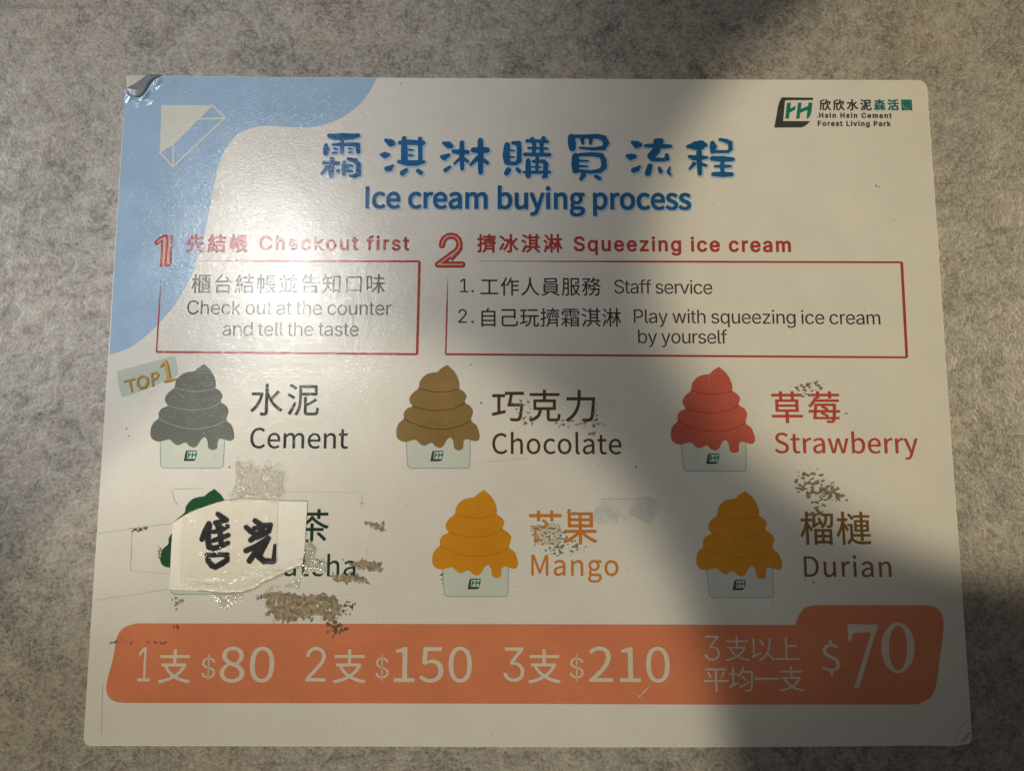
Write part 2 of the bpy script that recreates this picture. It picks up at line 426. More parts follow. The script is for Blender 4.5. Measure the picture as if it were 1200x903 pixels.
# ------------------------------------------------------------------ lettering outlines
# letter outlines as plain numbers: advance, then each contour as a start point and steps
ORDER = {'n': 'Icecreamsbuyingp$80152hCMotSwaDnlg水泥巧克力草莓抹茶芒果榴槤先結帳櫃台並告知口味擠冰淇淋工作人員服務自己玩霜欣森活園支以上平均一', 'i': 'Checkoutfrsandl gSqzimPwby1.2vHFLP$3'}
OUTLINES = [
[176,[61,0,55,0,0,440,-55,0]],
[306,[184,-8,38,5,35,14,32,22,-24,37,-22,-16,-26,-12,-29,-4,-33,6,-28,16,-21,26,-14,35,-4,42,5,41,14,35,21,27,29,16,33,6,24,-4,22,-9,19,-15,28,36,-26,19,-31,14,-38,5,-49,-7,-43,-22,-34,-35,-23,-48,-8,-59,8,-60,21,-47,33,-35,42,-21]],
[332,[187,-8,41,5,36,11,30,17,-19,37,-25,-14,-27,-9,-30,-3,-34,5,-29,15,-23,24,-15,31,-7,39,220,0,2,14,0,17,-5,52,-17,42,-26,32,-36,20,-46,7,-44,-7,-39,-23,-33,-35,-22,-48,-8,-58,8,-59,22,-48,34,-35,43,-21],[85,189,7,35,15,29,20,20,24,13,27,4,28,-4,23,-12,16,-21,11,-28,3,-36]],
[233,[55,0,55,0,0,209,15,30,16,21,17,14,17,9,17,2,17,-1,15,-4,10,47,-16,6,-19,1,-21,-3,-20,-9,-19,-14,-17,-19,-15,-23,-1,0,-6,60,-45,0]],
[338,[130,-8,39,7,36,16,33,24,2,0,5,-39,45,0,0,200,-4,45,-13,38,-22,28,-32,17,-42,6,-31,-2,-28,-7,-26,-10,-23,-12,-20,-11,21,-38,29,17,33,13,36,5,28,-5,19,-12,12,-18,6,-23,2,-25,-74,-11,-56,-18,-39,-23,-23,-31,-8,-38,5,-33,13,-25,20,-19,26,-12],[146,37,-19,1,-15,6,-13,10,-8,15,-3,19,5,24,15,19,28,17,42,13,57,9,0,-91,-30,-23,-29,-15]],
[556,[55,0,55,0,0,236,18,19,17,14,16,9,16,6,15,2,22,-3,17,-10,12,-17,7,-24,3,-33,0,-199,54,0,0,236,18,19,17,14,16,9,16,6,15,2,23,-3,17,-10,12,-17,7,-24,2,-33,0,-199,55,0,0,206,-4,46,-12,35,-19,26,-28,16,-36,5,-23,-3,-22,-8,-22,-13,-20,-18,-21,-20,-9,21,-14,17,-17,13,-22,8,-28,3,-23,-3,-21,-7,-20,-12,-19,-16,-18,-18,-1,0,-6,48,-45,0]],
[281,[140,-8,42,5,33,14,24,21,15,26,5,31,-6,32,-16,24,-22,18,-27,14,-28,11,-22,8,-19,9,-15,10,-11,13,-4,16,3,15,7,13,12,10,17,7,22,3,27,-4,24,-10,23,-15,26,34,-28,19,-34,13,-39,5,-39,-4,-31,-13,-23,-20,-14,-26,-5,-29,6,-30,14,-23,22,-17,26,-13,27,-11,22,-9,20,-9,17,-12,11,-14,4,-18,-2,-16,-8,-14,-12,-11,-18,-8,-24,-2,-36,5,-31,13,-29,21,-27,-37,35,-23,41,-16]],
[371,[199,-8,43,8,39,22,31,36,21,49,7,61,-5,56,-16,46,-26,35,-37,22,-45,7,-37,-6,-34,-16,-32,-23,2,58,0,131,-55,0,0,-478,44,0,5,34,2,0,30,-23,32,-14],[190,38,-24,4,-27,10,-29,20,0,172,30,24,29,15,28,5,33,-6,24,-15,17,-26,9,-33,3,-41,-4,-44,-13,-36,-20,-26,-26,-17]],
[364,[151,-8,25,3,23,8,21,12,19,16,19,20,2,0,4,-51,46,0,0,326,-55,0,0,-231,-18,-21,-17,-15,-17,-11,-17,-6,-19,-2,-23,3,-17,10,-12,16,-7,25,-2,32,0,200,-56,0,0,-207,4,-45,12,-35,20,-26,28,-16]],
[313,[61,-140,35,5,29,16,23,24,19,31,15,36,123,354,-54,0,-58,-181,-14,-46,-13,-46,-3,0,-16,47,-16,45,-66,181,-57,0,131,-327,-8,-24,-9,-23,-12,-19,-14,-15,-17,-10,-21,-3,-13,1,-12,4,-11,-44,18,-5]],
[165,[55,0,55,0,0,326,-55,0],[83,393,12,2,10,5,8,7,5,10,1,13,-4,18,-13,13,-19,4,-19,-4,-13,-13,-4,-18,1,-13,5,-10,8,-7,10,-5]],
[366,[55,0,55,0,0,236,19,18,17,14,17,10,17,6,19,2,23,-3,18,-10,12,-17,7,-24,2,-33,0,-199,55,0,0,206,-4,46,-12,35,-19,26,-28,16,-37,5,-25,-3,-24,-7,-21,-12,-20,-16,-19,-18,-1,0,-6,48,-45,0]],
[338,[165,-150,56,6,46,16,34,25,22,31,7,35,-5,29,-13,21,-23,16,-32,8,-40,3,-65,0,-22,2,-17,5,-10,7,-6,10,-2,12,3,15,8,13,10,11,24,-9,24,-3,39,5,33,15,25,24,17,31,6,39,-4,26,-9,23,-14,18,67,0,0,42,-113,0,-21,6,-26,2,-37,-5,-34,-15,-26,-24,-18,-33,-6,-39,2,-23,6,-20,10,-18,11,-15,13,-12,0,-2,-17,-15,-13,-21,-6,-25,4,-23,11,-18,15,-12,0,-3,-17,-12,-14,-14,-9,-15,-6,-16,-2,-17,6,-30,18,-25,28,-17,38,-11],[164,140,-21,4,-19,10,-15,16,-10,22,-4,26,4,26,10,21,15,16,19,10,21,3,23,-3,19,-10,15,-16,10,-21,3,-26,-4,-26,-10,-22,-15,-16,-19,-10],[173,-112,-33,2,-26,8,-19,12,-12,15,-4,20,3,19,11,18,19,18,22,-4,20,-1,56,0,24,-1,18,-5,13,-7,8,-12,3,-16,-5,-20,-13,-18,-22,-15,-28,-10]],
[372,[55,-137,55,0,0,110,-1,57,29,-21,31,-12,30,-5,43,8,39,22,31,36,21,49,7,61,-5,56,-16,46,-26,35,-37,22,-45,7,-38,-6,-35,-17,-31,-23,-1,0,-6,38,-45,0],[190,38,-24,4,-27,10,-29,20,0,172,31,24,28,15,28,5,33,-6,24,-15,17,-26,9,-33,3,-41,-4,-44,-13,-36,-20,-26,-26,-17]],
[333,[149,-74,40,0,0,68,35,9,29,18,22,24,13,30,5,35,-20,69,-46,41,-56,29,-46,30,-20,46,3,22,9,18,14,14,19,8,23,3,32,-4,25,-13,24,-21,30,33,-26,23,-31,17,-38,10,0,67,-40,0,0,-68,-32,-9,-27,-17,-20,-23,-13,-29,-5,-34,20,-62,46,-38,56,-30,46,-33,19,-52,-3,-23,-9,-20,-15,-14,-21,-9,-27,-3,-39,6,-34,16,-30,22,-26,-38,32,-24,40,-18,42,-9]],
[333,[168,-8,46,6,38,16,29,24,18,31,6,37,-4,33,-10,27,-17,23,-20,18,-22,14,0,3,16,15,15,18,14,22,9,25,4,27,-5,38,-16,32,-25,24,-33,16,-42,6,-39,-6,-33,-15,-26,-23,-16,-31,-6,-37,3,-26,8,-23,13,-21,17,-17,18,-15,0,-2,-24,-15,-22,-20,-18,-25,-12,-29,-4,-33,6,-38,20,-32,29,-25,39,-16],[198,239,-30,13,-28,14,-22,18,-14,23,-6,28,4,24,9,19,15,15,20,9,23,4,25,-4,21,-11,15,-17,10,-21,3,-25,-5,-32,-15,-30],[169,33,-30,4,-26,11,-19,17,-13,23,-5,26,3,24,8,23,13,20,17,18,20,15,36,-15,32,-17,25,-19,17,-24,6,-32,-4,-24,-11,-21,-18,-15,-23,-10]],
[333,[167,-8,46,9,38,28,29,45,17,65,7,82,-7,83,-17,63,-29,45,-38,27,-46,9,-47,-9,-38,-27,-28,-45,-18,-63,-6,-83,6,-82,18,-65,28,-45,38,-28],[167,37,-28,6,-23,22,-18,36,-11,52,-4,68,4,69,11,51,18,36,23,21,28,6,28,-6,23,-21,18,-36,11,-51,4,-69,-4,-68,-11,-52,-18,-36,-23,-22]],
[333,[53,0,241,0,0,46,-88,0,0,394,-42,0,-26,-13,-30,-10,-35,-8,0,-35,78,0,0,-328,-98,0]],
[333,[157,-8,44,7,39,19,32,30,21,42,8,53,-7,52,-19,39,-28,28,-37,16,-41,5,-25,-2,-21,-6,-20,-9,11,127,166,0,0,47,-214,0,-14,-205,29,-19,24,14,23,9,26,3,31,-5,25,-12,19,-21,12,-28,4,-34,-4,-36,-13,-29,-21,-21,-25,-14,-30,-4,-29,2,-24,8,-21,10,-18,14,-16,14,-28,-36,20,-17,23,-16,27,-13,33,-9]],
[333,[26,0,277,0,0,47,-122,0,-36,-1,-36,-3,58,58,48,56,36,55,23,54,8,53,-6,43,-16,36,-27,27,-36,17,-43,6,-32,-3,-28,-9,-25,-13,-23,-18,-22,-22,32,-31,15,17,17,14,18,11,20,7,21,2,29,-4,23,-12,16,-18,10,-24,3,-29,-8,-47,-23,-51,-40,-55,-57,-62,-74,-69]],
[364,[55,0,55,0,0,236,19,18,17,14,17,10,17,6,19,2,23,-3,18,-10,12,-17,7,-24,2,-33,0,-199,55,0,0,206,-4,46,-12,35,-19,26,-28,16,-37,5,-25,-3,-24,-7,-21,-12,-19,-15,-19,-17,2,67,0,131,-55,0]],
[383,[226,-8,33,3,29,8,27,13,24,17,22,22,-30,36,-18,-18,-18,-13,-20,-11,-22,-6,-24,-2,-47,8,-38,23,-28,38,-18,50,-6,61,6,61,19,49,29,37,38,23,46,8,35,-5,30,-15,25,-21,30,36,-17,16,-20,15,-25,12,-28,8,-30,3,-63,-10,-54,-30,-42,-47,-27,-63,-9,-78,9,-79,27,-63,40,-47,53,-29]],
[487,[61,0,49,0,0,244,-1,42,-2,45,-4,42,3,0,35,-100,83,-229,38,0,82,229,36,100,2,0,-3,-42,-3,-45,-1,-42,0,-244,52,0,0,440,-67,0,-84,-235,-31,-92,-2,0,-32,92,-84,235,-66,0]],
[364,[182,-8,46,8,41,21,33,35,22,47,8,60,-8,59,-22,48,-33,35,-41,22,-46,7,-46,-7,-42,-22,-33,-35,-22,-48,-8,-59,8,-60,22,-47,33,-35,42,-21],[182,38,-32,6,-26,16,-19,26,-13,35,-4,42,4,41,13,35,19,27,26,16,32,6,31,-6,27,-16,20,-27,12,-35,5,-41,-5,-42,-12,-35,-20,-26,-27,-16]],
[226,[157,-8,31,4,30,8,-11,42,-18,-7,-19,-2,-20,2,-14,8,-10,13,-5,17,-2,22,0,182,89,0,0,45,-89,0,0,92,-45,0,-6,-92,-52,-3,0,-42,49,0,0,-180,3,-37,9,-30,18,-22,26,-15]],
[358,[182,-8,51,6,42,18,31,27,19,34,7,40,-5,35,-12,28,-20,22,-25,18,-29,15,-62,27,-21,9,-20,10,-16,14,-12,18,-4,22,3,22,11,18,17,13,23,8,28,3,38,-5,33,-14,29,-22,29,36,-20,18,-24,14,-26,12,-29,7,-30,3,-45,-6,-38,-16,-30,-24,-19,-33,-7,-38,6,-34,14,-28,21,-22,24,-16,25,-13,63,-27,23,-11,21,-12,16,-14,10,-18,3,-24,-4,-24,-11,-19,-19,-15,-26,-10,-32,-3,-27,2,-26,8,-25,11,-23,15,-20,18,-33,-38,24,-22,28,-18,31,-13,34,-9]],
[481,[107,0,63,0,47,175,11,46,11,48,3,0,11,-47,11,-46,47,-176,66,0,89,326,-53,0,-48,-189,-19,-90,-3,0,-23,90,-51,189,-54,0,-51,-189,-21,-90,-3,0,-19,90,-49,189,-56,0]],
[413,[61,0,112,0,72,10,57,28,42,45,25,62,8,76,-8,77,-26,61,-41,44,-58,28,-74,9,-109,0],[116,46,0,349,50,0,56,-7,43,-22,31,-35,18,-49,6,-61,-6,-60,-18,-49,-31,-36,-43,-23,-56,-7]],
[170,[113,-8,18,2,14,3,-8,42,-7,-1,-5,0,-7,2,-6,8,-2,13,0,417,-55,0,0,-413,2,-25,7,-21,11,-15,16,-9]],
[600,[43,350,0,-45,147,0,-21,-68,-28,-60,-34,-53,-40,-44,-44,-34,20,-16,17,-19,49,42,44,55,38,66,31,78,22,89,-29,11,-9,-2],[490,391,-34,-44,-41,-46,-41,-41,-26,48,-23,50,0,145,-48,0,0,-490,-1,-8,-4,-4,-8,-1,-16,0,-27,0,-33,1,11,-25,7,-25,41,1,31,3,22,6,15,10,8,17,2,26,0,253,36,-63,41,-59,45,-52,50,-44,55,-35,15,22,18,20,-43,23,-40,30,-38,35,-36,39,-32,43,45,41,47,47,43,48]],
[600,[53,465,42,-20,40,-24,31,-24,26,38,-32,22,-40,22,-42,19],[23,299,40,-19,39,-23,31,-22,25,37,-31,21,-39,22,-41,18],[40,-10,40,-28,35,62,35,67,32,67,-35,27,-35,-70,-38,-69],[274,432,225,0,0,-88,-225,0],[230,474,0,-206,-1,-58,-6,-61,-12,-62,-21,-59,-33,-54,19,-10,18,-13,35,57,23,64,14,67,6,67,2,62,0,34,269,0,0,172],[510,244,-42,-31,-51,-30,-57,-28,0,116,-43,0,0,-248,3,-27,7,-19,13,-12,21,-7,30,-2,15,0,26,0,29,0,25,0,15,0,28,4,20,11,13,21,8,34,4,47,-20,7,-20,10,-2,-40,-4,-27,-5,-16,-10,-8,-14,-2,-17,0,-23,0,-26,0,-23,0,-15,0,-15,1,-10,2,-6,5,-3,7,-1,11,0,92,66,30,63,32,55,35]],
[600,[19,100,10,-47,68,16,77,18,81,19,-4,43,-90,-20,0,252,82,0,0,44,-218,0,0,-44,91,0,0,-262],[247,468,0,-46,88,0,-15,-71,-16,-71,-17,-60,226,0,-7,-72,-7,-55,-7,-41,-9,-26,-10,-15,-13,-6,-17,-1,-14,0,-20,0,-24,1,-27,1,-29,2,13,-22,6,-23,43,-3,38,0,28,0,22,3,18,7,15,12,13,20,11,33,9,49,8,68,7,90,1,13,0,8,-215,0,18,78,18,81,194,0,0,46]],
[600,[152,295,297,0,0,-96,-297,0],[275,505,0,-61,-233,0,0,-41,233,0,0,-68,-167,0,0,-177,94,0,-10,-47,-19,-40,-31,-33,-48,-26,-68,-20,15,-20,11,-21,75,25,54,32,36,42,21,49,12,59,90,0,0,-137,2,-25,7,-18,13,-12,20,-6,29,-2,13,0,22,0,25,0,22,0,14,0,26,3,18,11,13,20,7,32,5,47,-22,8,-20,10,-2,-38,-3,-26,-5,-15,-9,-7,-12,-2,-27,0,-36,0,-24,0,-13,1,-9,1,-5,4,-2,6,-1,9,0,136,109,0,0,177,-174,0,0,68,240,0,0,41,-240,0,0,61]],
[600,[246,503,0,-104,0,-26,-196,0,0,-46,194,0,-10,-69,-22,-72,-38,-71,-58,-68,-84,-62,19,-17,16,-18,89,68,62,74,40,79,23,79,9,77,206,0,-7,-112,-8,-85,-9,-61,-10,-39,-12,-20,-12,-8,-16,-2,-22,0,-33,2,-40,2,11,-23,5,-23,37,-2,33,0,26,1,20,3,16,8,15,13,15,26,12,45,9,69,9,97,8,131,1,15,0,9,-251,0,0,26,0,104]],
[600,[146,239,307,0,0,-52,-307,0],[146,325,307,0,0,-51,-307,0],[103,361,0,-210,172,0,0,-59,-241,0,0,-40,241,0,0,-99,45,0,0,99,248,0,0,40,-248,0,0,59,178,0,0,210],[37,460,0,-41,138,0,0,-46,43,0,0,46,162,0,0,-46,44,0,0,46,141,0,0,41,-141,0,0,44,-44,0,0,-44,-162,0,0,44,-43,0,0,-44]],
[600,[253,227,31,-15,31,-18,26,-18,-174,0,7,76,285,0,-3,-76,-106,0,21,23,-26,18,-34,19,-35,16],[242,113,38,-17,36,-20,29,-20,-191,0,9,82,103,0],[266,138,187,0,-2,-32,-3,-27,-2,-23,-100,0,24,27,-29,19,-37,20],[133,287,-3,-54,-6,-57,-92,0,0,-38,89,0,-5,-43,-5,-39,-5,-35,333,0,-4,-14,-5,-9,-9,-6,-14,-2,-17,1,-26,1,-31,2,8,-18,3,-17,32,-2,28,0,22,0,16,3,14,6,12,11,6,10,5,14,5,20,69,0,0,35,-64,0,3,23,2,28,2,31,74,0,0,38,-72,0,4,90,0,13,0,8],[34,460,0,-39,139,0,0,-26,-37,6,-14,-29,-18,-30,-22,-30,-26,-29,-30,-27,18,-13,15,-16,32,31,28,33,23,33,416,0,0,37,-394,0,12,22,41,0,0,38,167,0,0,-38,44,0,0,38,140,0,0,39,-140,0,0,44,-44,0,0,-44,-167,0,0,44,-44,0,0,-44]],
[600,[376,502,0,-96,-143,0,0,-44,143,0,0,-103,-134,0,0,-43,109,0,-25,-44,-30,-41,-33,-38,-35,-33,-37,-26,17,-16,15,-19,34,26,33,32,31,36,29,41,26,42,0,-225,45,0,0,229,22,-42,25,-39,27,-37,29,-32,28,-26,16,18,17,16,-31,26,-31,33,-29,37,-26,40,-23,42,114,0,0,43,-138,0,0,103,152,0,0,44,-152,0,0,96],[110,504,0,-121,-84,0,0,-43,84,0,0,-129,-50,-14,-43,-11,13,-44,80,24,0,-161,-1,-7,-4,-3,-7,-1,-12,0,-20,0,-25,0,8,-21,6,-20,34,0,25,3,19,5,12,9,7,14,2,21,0,174,76,24,-6,42,-70,-21,0,116,68,0,0,43,-68,0,0,121]],
[600,[166,118,-32,-44,-40,-39,-45,-32,19,-14,18,-15,46,36,43,45,35,51],[379,97,48,-40,45,-43,35,-39,37,27,-35,38,-46,42,-48,39],[278,264,0,-77,-172,0,0,-42,172,0,0,-143,-1,-6,-3,-3,-6,-1,-14,0,-22,0,-28,0,9,-21,5,-21,35,1,28,2,20,4,14,9,8,14,2,21,0,144,169,0,0,42,-169,0,0,77],[388,504,0,-60,-178,0,0,60,-46,0,0,-60,-127,0,0,-42,127,0,0,-57,46,0,0,57,178,0,0,-57,46,0,0,57,131,0,0,42,-131,0,0,60],[293,391,-36,-44,-46,-40,-56,-36,-63,-31,-69,-26,16,-18,13,-20,60,23,55,28,50,30,46,35,39,38,43,-37,49,-35,52,-31,53,-27,52,-21,14,20,17,19,-55,19,-57,26,-54,30,-49,33,-41,34,9,14]],
[600,[386,504,0,-58,-174,0,0,58,-45,0,0,-58,-133,0,0,-43,133,0,0,-68,45,0,0,68,174,0,0,-68,46,0,0,68,136,0,0,43,-136,0,0,58],[243,341,32,-28,30,-31,23,-29,-277,0,0,-43,65,0,0,-221,402,0,0,43,-355,0,0,178,383,0,0,43,-210,0,29,22,-24,29,-32,32,-35,29]],
[600,[95,475,0,-239,182,0,0,-51,-240,0,0,-41,203,0,-36,-34,-42,-31,-45,-28,-48,-24,-47,-18,16,-18,15,-19,48,21,48,27,47,31,43,35,38,39,0,-173,47,0,0,176,39,-38,43,-35,47,-32,48,-27,48,-21,14,19,16,19,-46,18,-47,23,-46,27,-42,31,-37,32,203,0,0,41,-240,0,0,51,185,0,0,239],[142,338,135,0,0,-63,-135,0],[324,338,136,0,0,-63,-136,0],[142,436,135,0,0,-61,-135,0],[324,436,136,0,0,-61,-136,0]],
[600,[388,470,0,-38,48,0,0,-14,-2,-31,-7,-34,-13,-36,-21,-35,-31,-32,18,-10,17,-11,31,35,22,39,14,40,7,39,3,36,0,14,58,0,-2,-55,-3,-41,-2,-28,-4,-19,-3,-9,-6,-6,-9,-1,-10,0,-15,1,-19,1,7,-18,3,-19,30,-1,22,1,12,3,9,5,9,8,6,14,5,24,4,37,2,53,3,71,0,10,0,7],[375,77,0,-63,-85,0,0,63],[415,77,87,0,0,-63,-87,0],[375,113,-85,0,0,62,85,0],[415,113,0,62,87,0,0,-62],[250,212,0,-258,40,0,0,23,212,0,0,-23,42,0,0,258],[233,228,7,7,12,9,20,13,32,20,48,30,10,-29,34,15,-13,34,-17,40,-19,38,-33,-12,12,-26,12,-29,-68,-39,0,133,58,15,54,19,-27,35,-36,-16,-43,-15,-45,-12,0,-149,-3,-24,-7,-16,-9,-10,12,-14],[110,504,0,-118,-79,0,0,-42,77,0,-12,-50,-16,-51,-19,-49,-21,-44,-21,-35,12,-20,10,-20,25,44,23,54,21,61,0,-281,41,0,0,303,17,-31,16,-31,11,-24,26,35,-10,15,-15,23,-17,26,-16,24,-12,17,0,34,64,0,0,42,-64,0,0,118]],
[600,[206,455,24,-31,24,-32,17,-27,30,23,-18,27,-24,30,-25,30],[315,362,0,-189,101,0,0,-45,-123,0,0,-36,123,0,0,-70,37,0,0,70,123,0,0,36,-123,0,0,45,101,0,0,189,-101,0,0,46,118,0,0,36,-118,0,0,57,-37,0,0,-57,-117,0,0,-36,117,0,0,-46],[350,252,66,0,0,-46,-66,0],[453,252,65,0,0,-46,-65,0],[350,329,66,0,0,-45,-66,0],[453,329,65,0,0,-45,-65,0],[282,298,-85,0,0,-36,48,0,0,-212,-20,-13,-20,-20,-21,-24,27,-37,11,18,12,17,11,14,10,10,9,3,14,-4,16,-11,20,-14,35,-16,40,-8,47,-3,44,1,50,2,40,1,4,23,6,21,-46,-4,-52,-3,-46,-1,-44,3,-38,7,-32,14,-23,14,-17,10],[108,504,0,-114,-79,0,0,-41,75,0,-13,-51,-16,-52,-20,-48,-21,-44,-22,-36,12,-21,10,-23,27,49,25,61,22,67,0,-298,38,0,0,310,17,-32,15,-32,11,-26,26,33,-10,17,-15,24,-16,27,-16,25,-12,18,0,32,50,0,0,41,-50,0,0,114]],
[600,[277,504,0,-94,-106,0,12,36,10,35,-45,9,-11,-39,-14,-41,-18,-41,-20,-39,-24,-34,20,-9,19,-12,20,28,18,31,16,33,123,0,0,-121,-240,0,0,-44,156,0,-9,-56,-16,-51,-29,-44,-46,-36,-65,-28,17,-18,12,-20,70,33,50,43,33,51,19,59,11,67,115,0,0,-176,1,-26,7,-18,12,-12,19,-7,28,-1,12,0,19,0,22,0,19,0,13,0,25,3,17,11,12,20,7,33,5,47,-22,8,-20,11,-2,-39,-2,-27,-5,-15,-8,-7,-11,-2,-24,0,-31,0,-21,0,-17,1,-8,6,-2,14,0,176,164,0,0,44,-241,0,0,121,198,0,0,43,-198,0,0,94]],
[600,[118,113,7,-46,6,-48,3,-42,36,7,-4,42,-6,47,-8,46],[50,118,-7,-51,-9,-50,-14,-43,19,-6,18,-7,12,44,11,52,8,55],[179,125,14,-40,12,-42,9,-37,33,11,-9,37,-12,41,-15,39],[384,505,0,-81,-132,0,0,-42,132,0,0,-95,-115,0,0,-42,285,0,0,42,-124,0,0,95,140,0,0,42,-140,0,0,81],[281,182,0,-229,43,0,0,25,169,0,0,-23,44,0,0,227],[324,19,0,123,169,0,0,-123],[40,144,8,4,16,4,28,5,46,7,68,11,5,-19,4,-16,36,12,-9,38,-15,44,-16,43,-35,-9,20,-58,-101,-13,49,59,46,64,43,68,-39,23,-21,-39,-24,-39,-66,-5,35,49,32,55,29,57,-40,17,-18,-39,-19,-38,-19,-33,-17,-26,-11,-17,-12,-16,-11,-11,-10,-6,7,-21,6,-19,7,2,9,2,16,3,23,3,34,4,-22,-30,-18,-24,-13,-15,-18,-19,-14,-14,-14,-7,9,-21]],
[600,[275,-52,8,5,14,7,24,10,40,15,58,21,-3,17,-1,20,-99,-33,0,178,41,0,27,-57,33,-53,38,-47,44,-40,47,-30,14,19,17,18,-39,21,-37,28,-33,33,42,32,43,34,-34,28,-34,-34,-39,-34,-27,40,-22,42,171,0,0,39,-236,0,0,50,200,0,0,34,-200,0,0,47,196,0,0,34,-196,0,0,47,220,0,0,37,-263,0,0,-249,-43,0,0,-39,28,0,0,-155,-3,-21,-8,-14,-10,-9,13,-20],[40,390,0,-314,35,0,0,273,40,0,0,-397,39,0,0,397,44,0,0,-223,-1,-5,-4,-2,-12,1,-18,0,7,-19,5,-20,18,0,15,3,12,5,8,9,4,12,1,15,0,265,-79,0,0,114,-39,0,0,-114]],
[600,[349,186,158,0,0,-25,-158,0],[349,137,158,0,0,-25,-158,0],[349,234,158,0,0,-25,-158,0],[224,480,0,-509,355,0,0,37,-313,0,0,436,305,0,0,36],[313,407,0,-75,94,0,0,-25,-124,0,0,-28,289,0,0,28,-126,0,0,25,96,0,0,75,-96,0,0,26,-39,0,0,-26],[347,385,60,0,0,-30,-60,0],[446,385,61,0,0,-30,-61,0],[311,258,0,-171,59,0,-25,-17,-30,-16,-29,-14,13,-12,12,-12,32,15,34,20,32,21,-26,15,91,0,-22,-17,32,-17,32,-20,25,-17,27,22,-23,16,-29,17,-30,16,61,0,0,171],[107,505,0,-128,-76,0,0,-42,73,0,-12,-50,-15,-51,-19,-49,-20,-43,-21,-36,14,-20,10,-22,24,45,22,55,20,62,0,-272,41,0,0,290,18,-32,16,-31,12,-25,25,35,-10,16,-15,23,-18,26,-16,25,-12,17,0,37,63,0,0,42,-63,0,0,128]],
[600,[107,205,0,-252,46,0,0,32,292,0,0,-31,48,0,0,251],[153,29,0,133,292,0,0,-133],[76,256,17,4,36,4,66,5,113,6,172,9,21,-26,16,-25,38,27,-23,33,-30,36,-34,38,-37,36,-36,33,-36,-24,45,-42,43,-46,-308,-14,53,53,52,59,50,65,-45,20,-31,-45,-32,-42,-32,-37,-26,-29,-18,-19,-19,-17,-16,-12,-14,-6,8,-23]],
[600,[480,288,-18,-66,-24,-70,-24,-61,40,-11,25,58,26,69,23,68],[76,271,27,-64,20,-68,11,-59,43,11,-12,60,-20,66,-28,64],[128,487,24,-34,20,-36,14,-33,-138,0,0,-44,164,0,0,-316,-180,0,0,-46,536,0,0,46,-183,0,0,316,168,0,0,44,-139,0,33,50,33,56,-48,14,-18,-37,-22,-40,-22,-35,23,-8,-202,0,38,16,-15,33,-21,36,-25,34],[257,340,83,0,0,-316,-83,0]],
[600,[149,499,-16,-41,-18,-39,-22,-37,-24,-34,-25,-29,21,-11,20,-13,29,37,28,44,148,0,0,-95,-253,0,0,-42,528,0,0,42,-228,0,0,95,184,0,0,42,-184,0,0,86,-47,0,0,-86,-126,0,16,34,14,36],[111,179,0,-232,45,0,0,34,293,0,0,-33,47,0,0,231],[156,23,0,115,293,0,0,-115]],
[600,[328,452,0,-483,44,0,0,48,127,0,0,-41,46,0,0,476],[372,59,0,350,127,0,0,-350],[94,505,-9,-44,-13,-42,-15,-40,-17,-35,-20,-31,19,-13,17,-13,18,28,16,32,15,35,46,0,0,-99,0,-21,-124,0,0,-44,121,0,-7,-48,-15,-49,-23,-47,-35,-45,-48,-42,17,-16,15,-17,37,31,31,34,24,36,19,38,13,39,36,-42,37,-45,28,-37,30,39,-16,19,-25,28,-29,31,-28,30,-22,23,6,40,116,0,0,44,-113,0,0,21,0,99,96,0,0,42,-173,0,10,35,9,37]],
[600,[76,441,0,-474,47,0,0,51,355,0,0,-49,48,0,0,472],[123,64,0,332,355,0,0,-332]],
[600,[369,501,0,-96,-122,0,0,-43,122,0,0,-102,-146,0,0,-43,129,0,-25,-47,-31,-45,-34,-41,-38,-35,-39,-27,16,-16,14,-19,35,26,34,32,31,37,29,41,25,44,0,-214,46,0,0,213,22,-42,25,-40,26,-36,28,-33,28,-27,16,20,18,17,-33,28,-33,35,-30,40,-27,44,-23,45,139,0,0,43,-156,0,0,102,131,0,0,43,-131,0,0,96],[44,449,0,-396,41,0,0,47,117,0,0,349],[85,406,75,0,0,-263,-75,0]],
[600,[325,396,15,-25,10,-25,29,13,-12,24,-17,24],[206,361,0,-32,35,0,-4,-24,-7,-23,-10,-19,-13,-17,-16,-14,11,-12,9,-13,20,18,16,21,12,24,9,28,6,31,33,0,-1,-27,-1,-21,-1,-15,-2,-10,-3,-5,-4,-4,-6,0,-11,0,-17,1,5,-15,3,-15,18,0,15,0,14,3,10,8,5,9,3,15,2,22,2,31,2,40,0,9,0,6],[356,504,9,-29,5,-28,-173,0,0,-38,374,0,0,38,-156,0,-7,30,-10,32],[487,133,0,-50,-197,0,2,23,1,22,0,5],[250,208,0,-80,-1,-29,-6,-32,-12,-33,-20,-31,-32,-28,19,-11,16,-13,32,29,22,32,14,34,205,0,0,-95,43,0,0,257,-43,0,0,-39,-194,0,0,39],[430,409,-17,-23,-21,-25,-22,-23,0,-126,36,0,0,126,-1,0,29,28,29,30],[442,207,5,3,9,4,14,6,21,8,31,10,-3,12,-2,13,-47,-13,0,76,34,9,12,-47,17,-42,24,-32,10,13,12,11,-23,27,-16,37,-11,42,20,8,19,8,-28,23,-28,-13,-35,-13,-36,-11,0,-72,-3,-19,-5,-12,-6,-6,9,-14],[95,504,0,-121,-66,0,0,-42,66,0,0,-130,-72,-26,13,-43,59,23,0,-158,-3,-8,-7,-2,-11,0,-18,0,-23,0,8,-20,5,-20,30,0,23,3,16,5,11,9,7,14,1,19,0,173,51,20,-8,41,-43,-16,0,116,43,0,0,42,-43,0,0,121]],
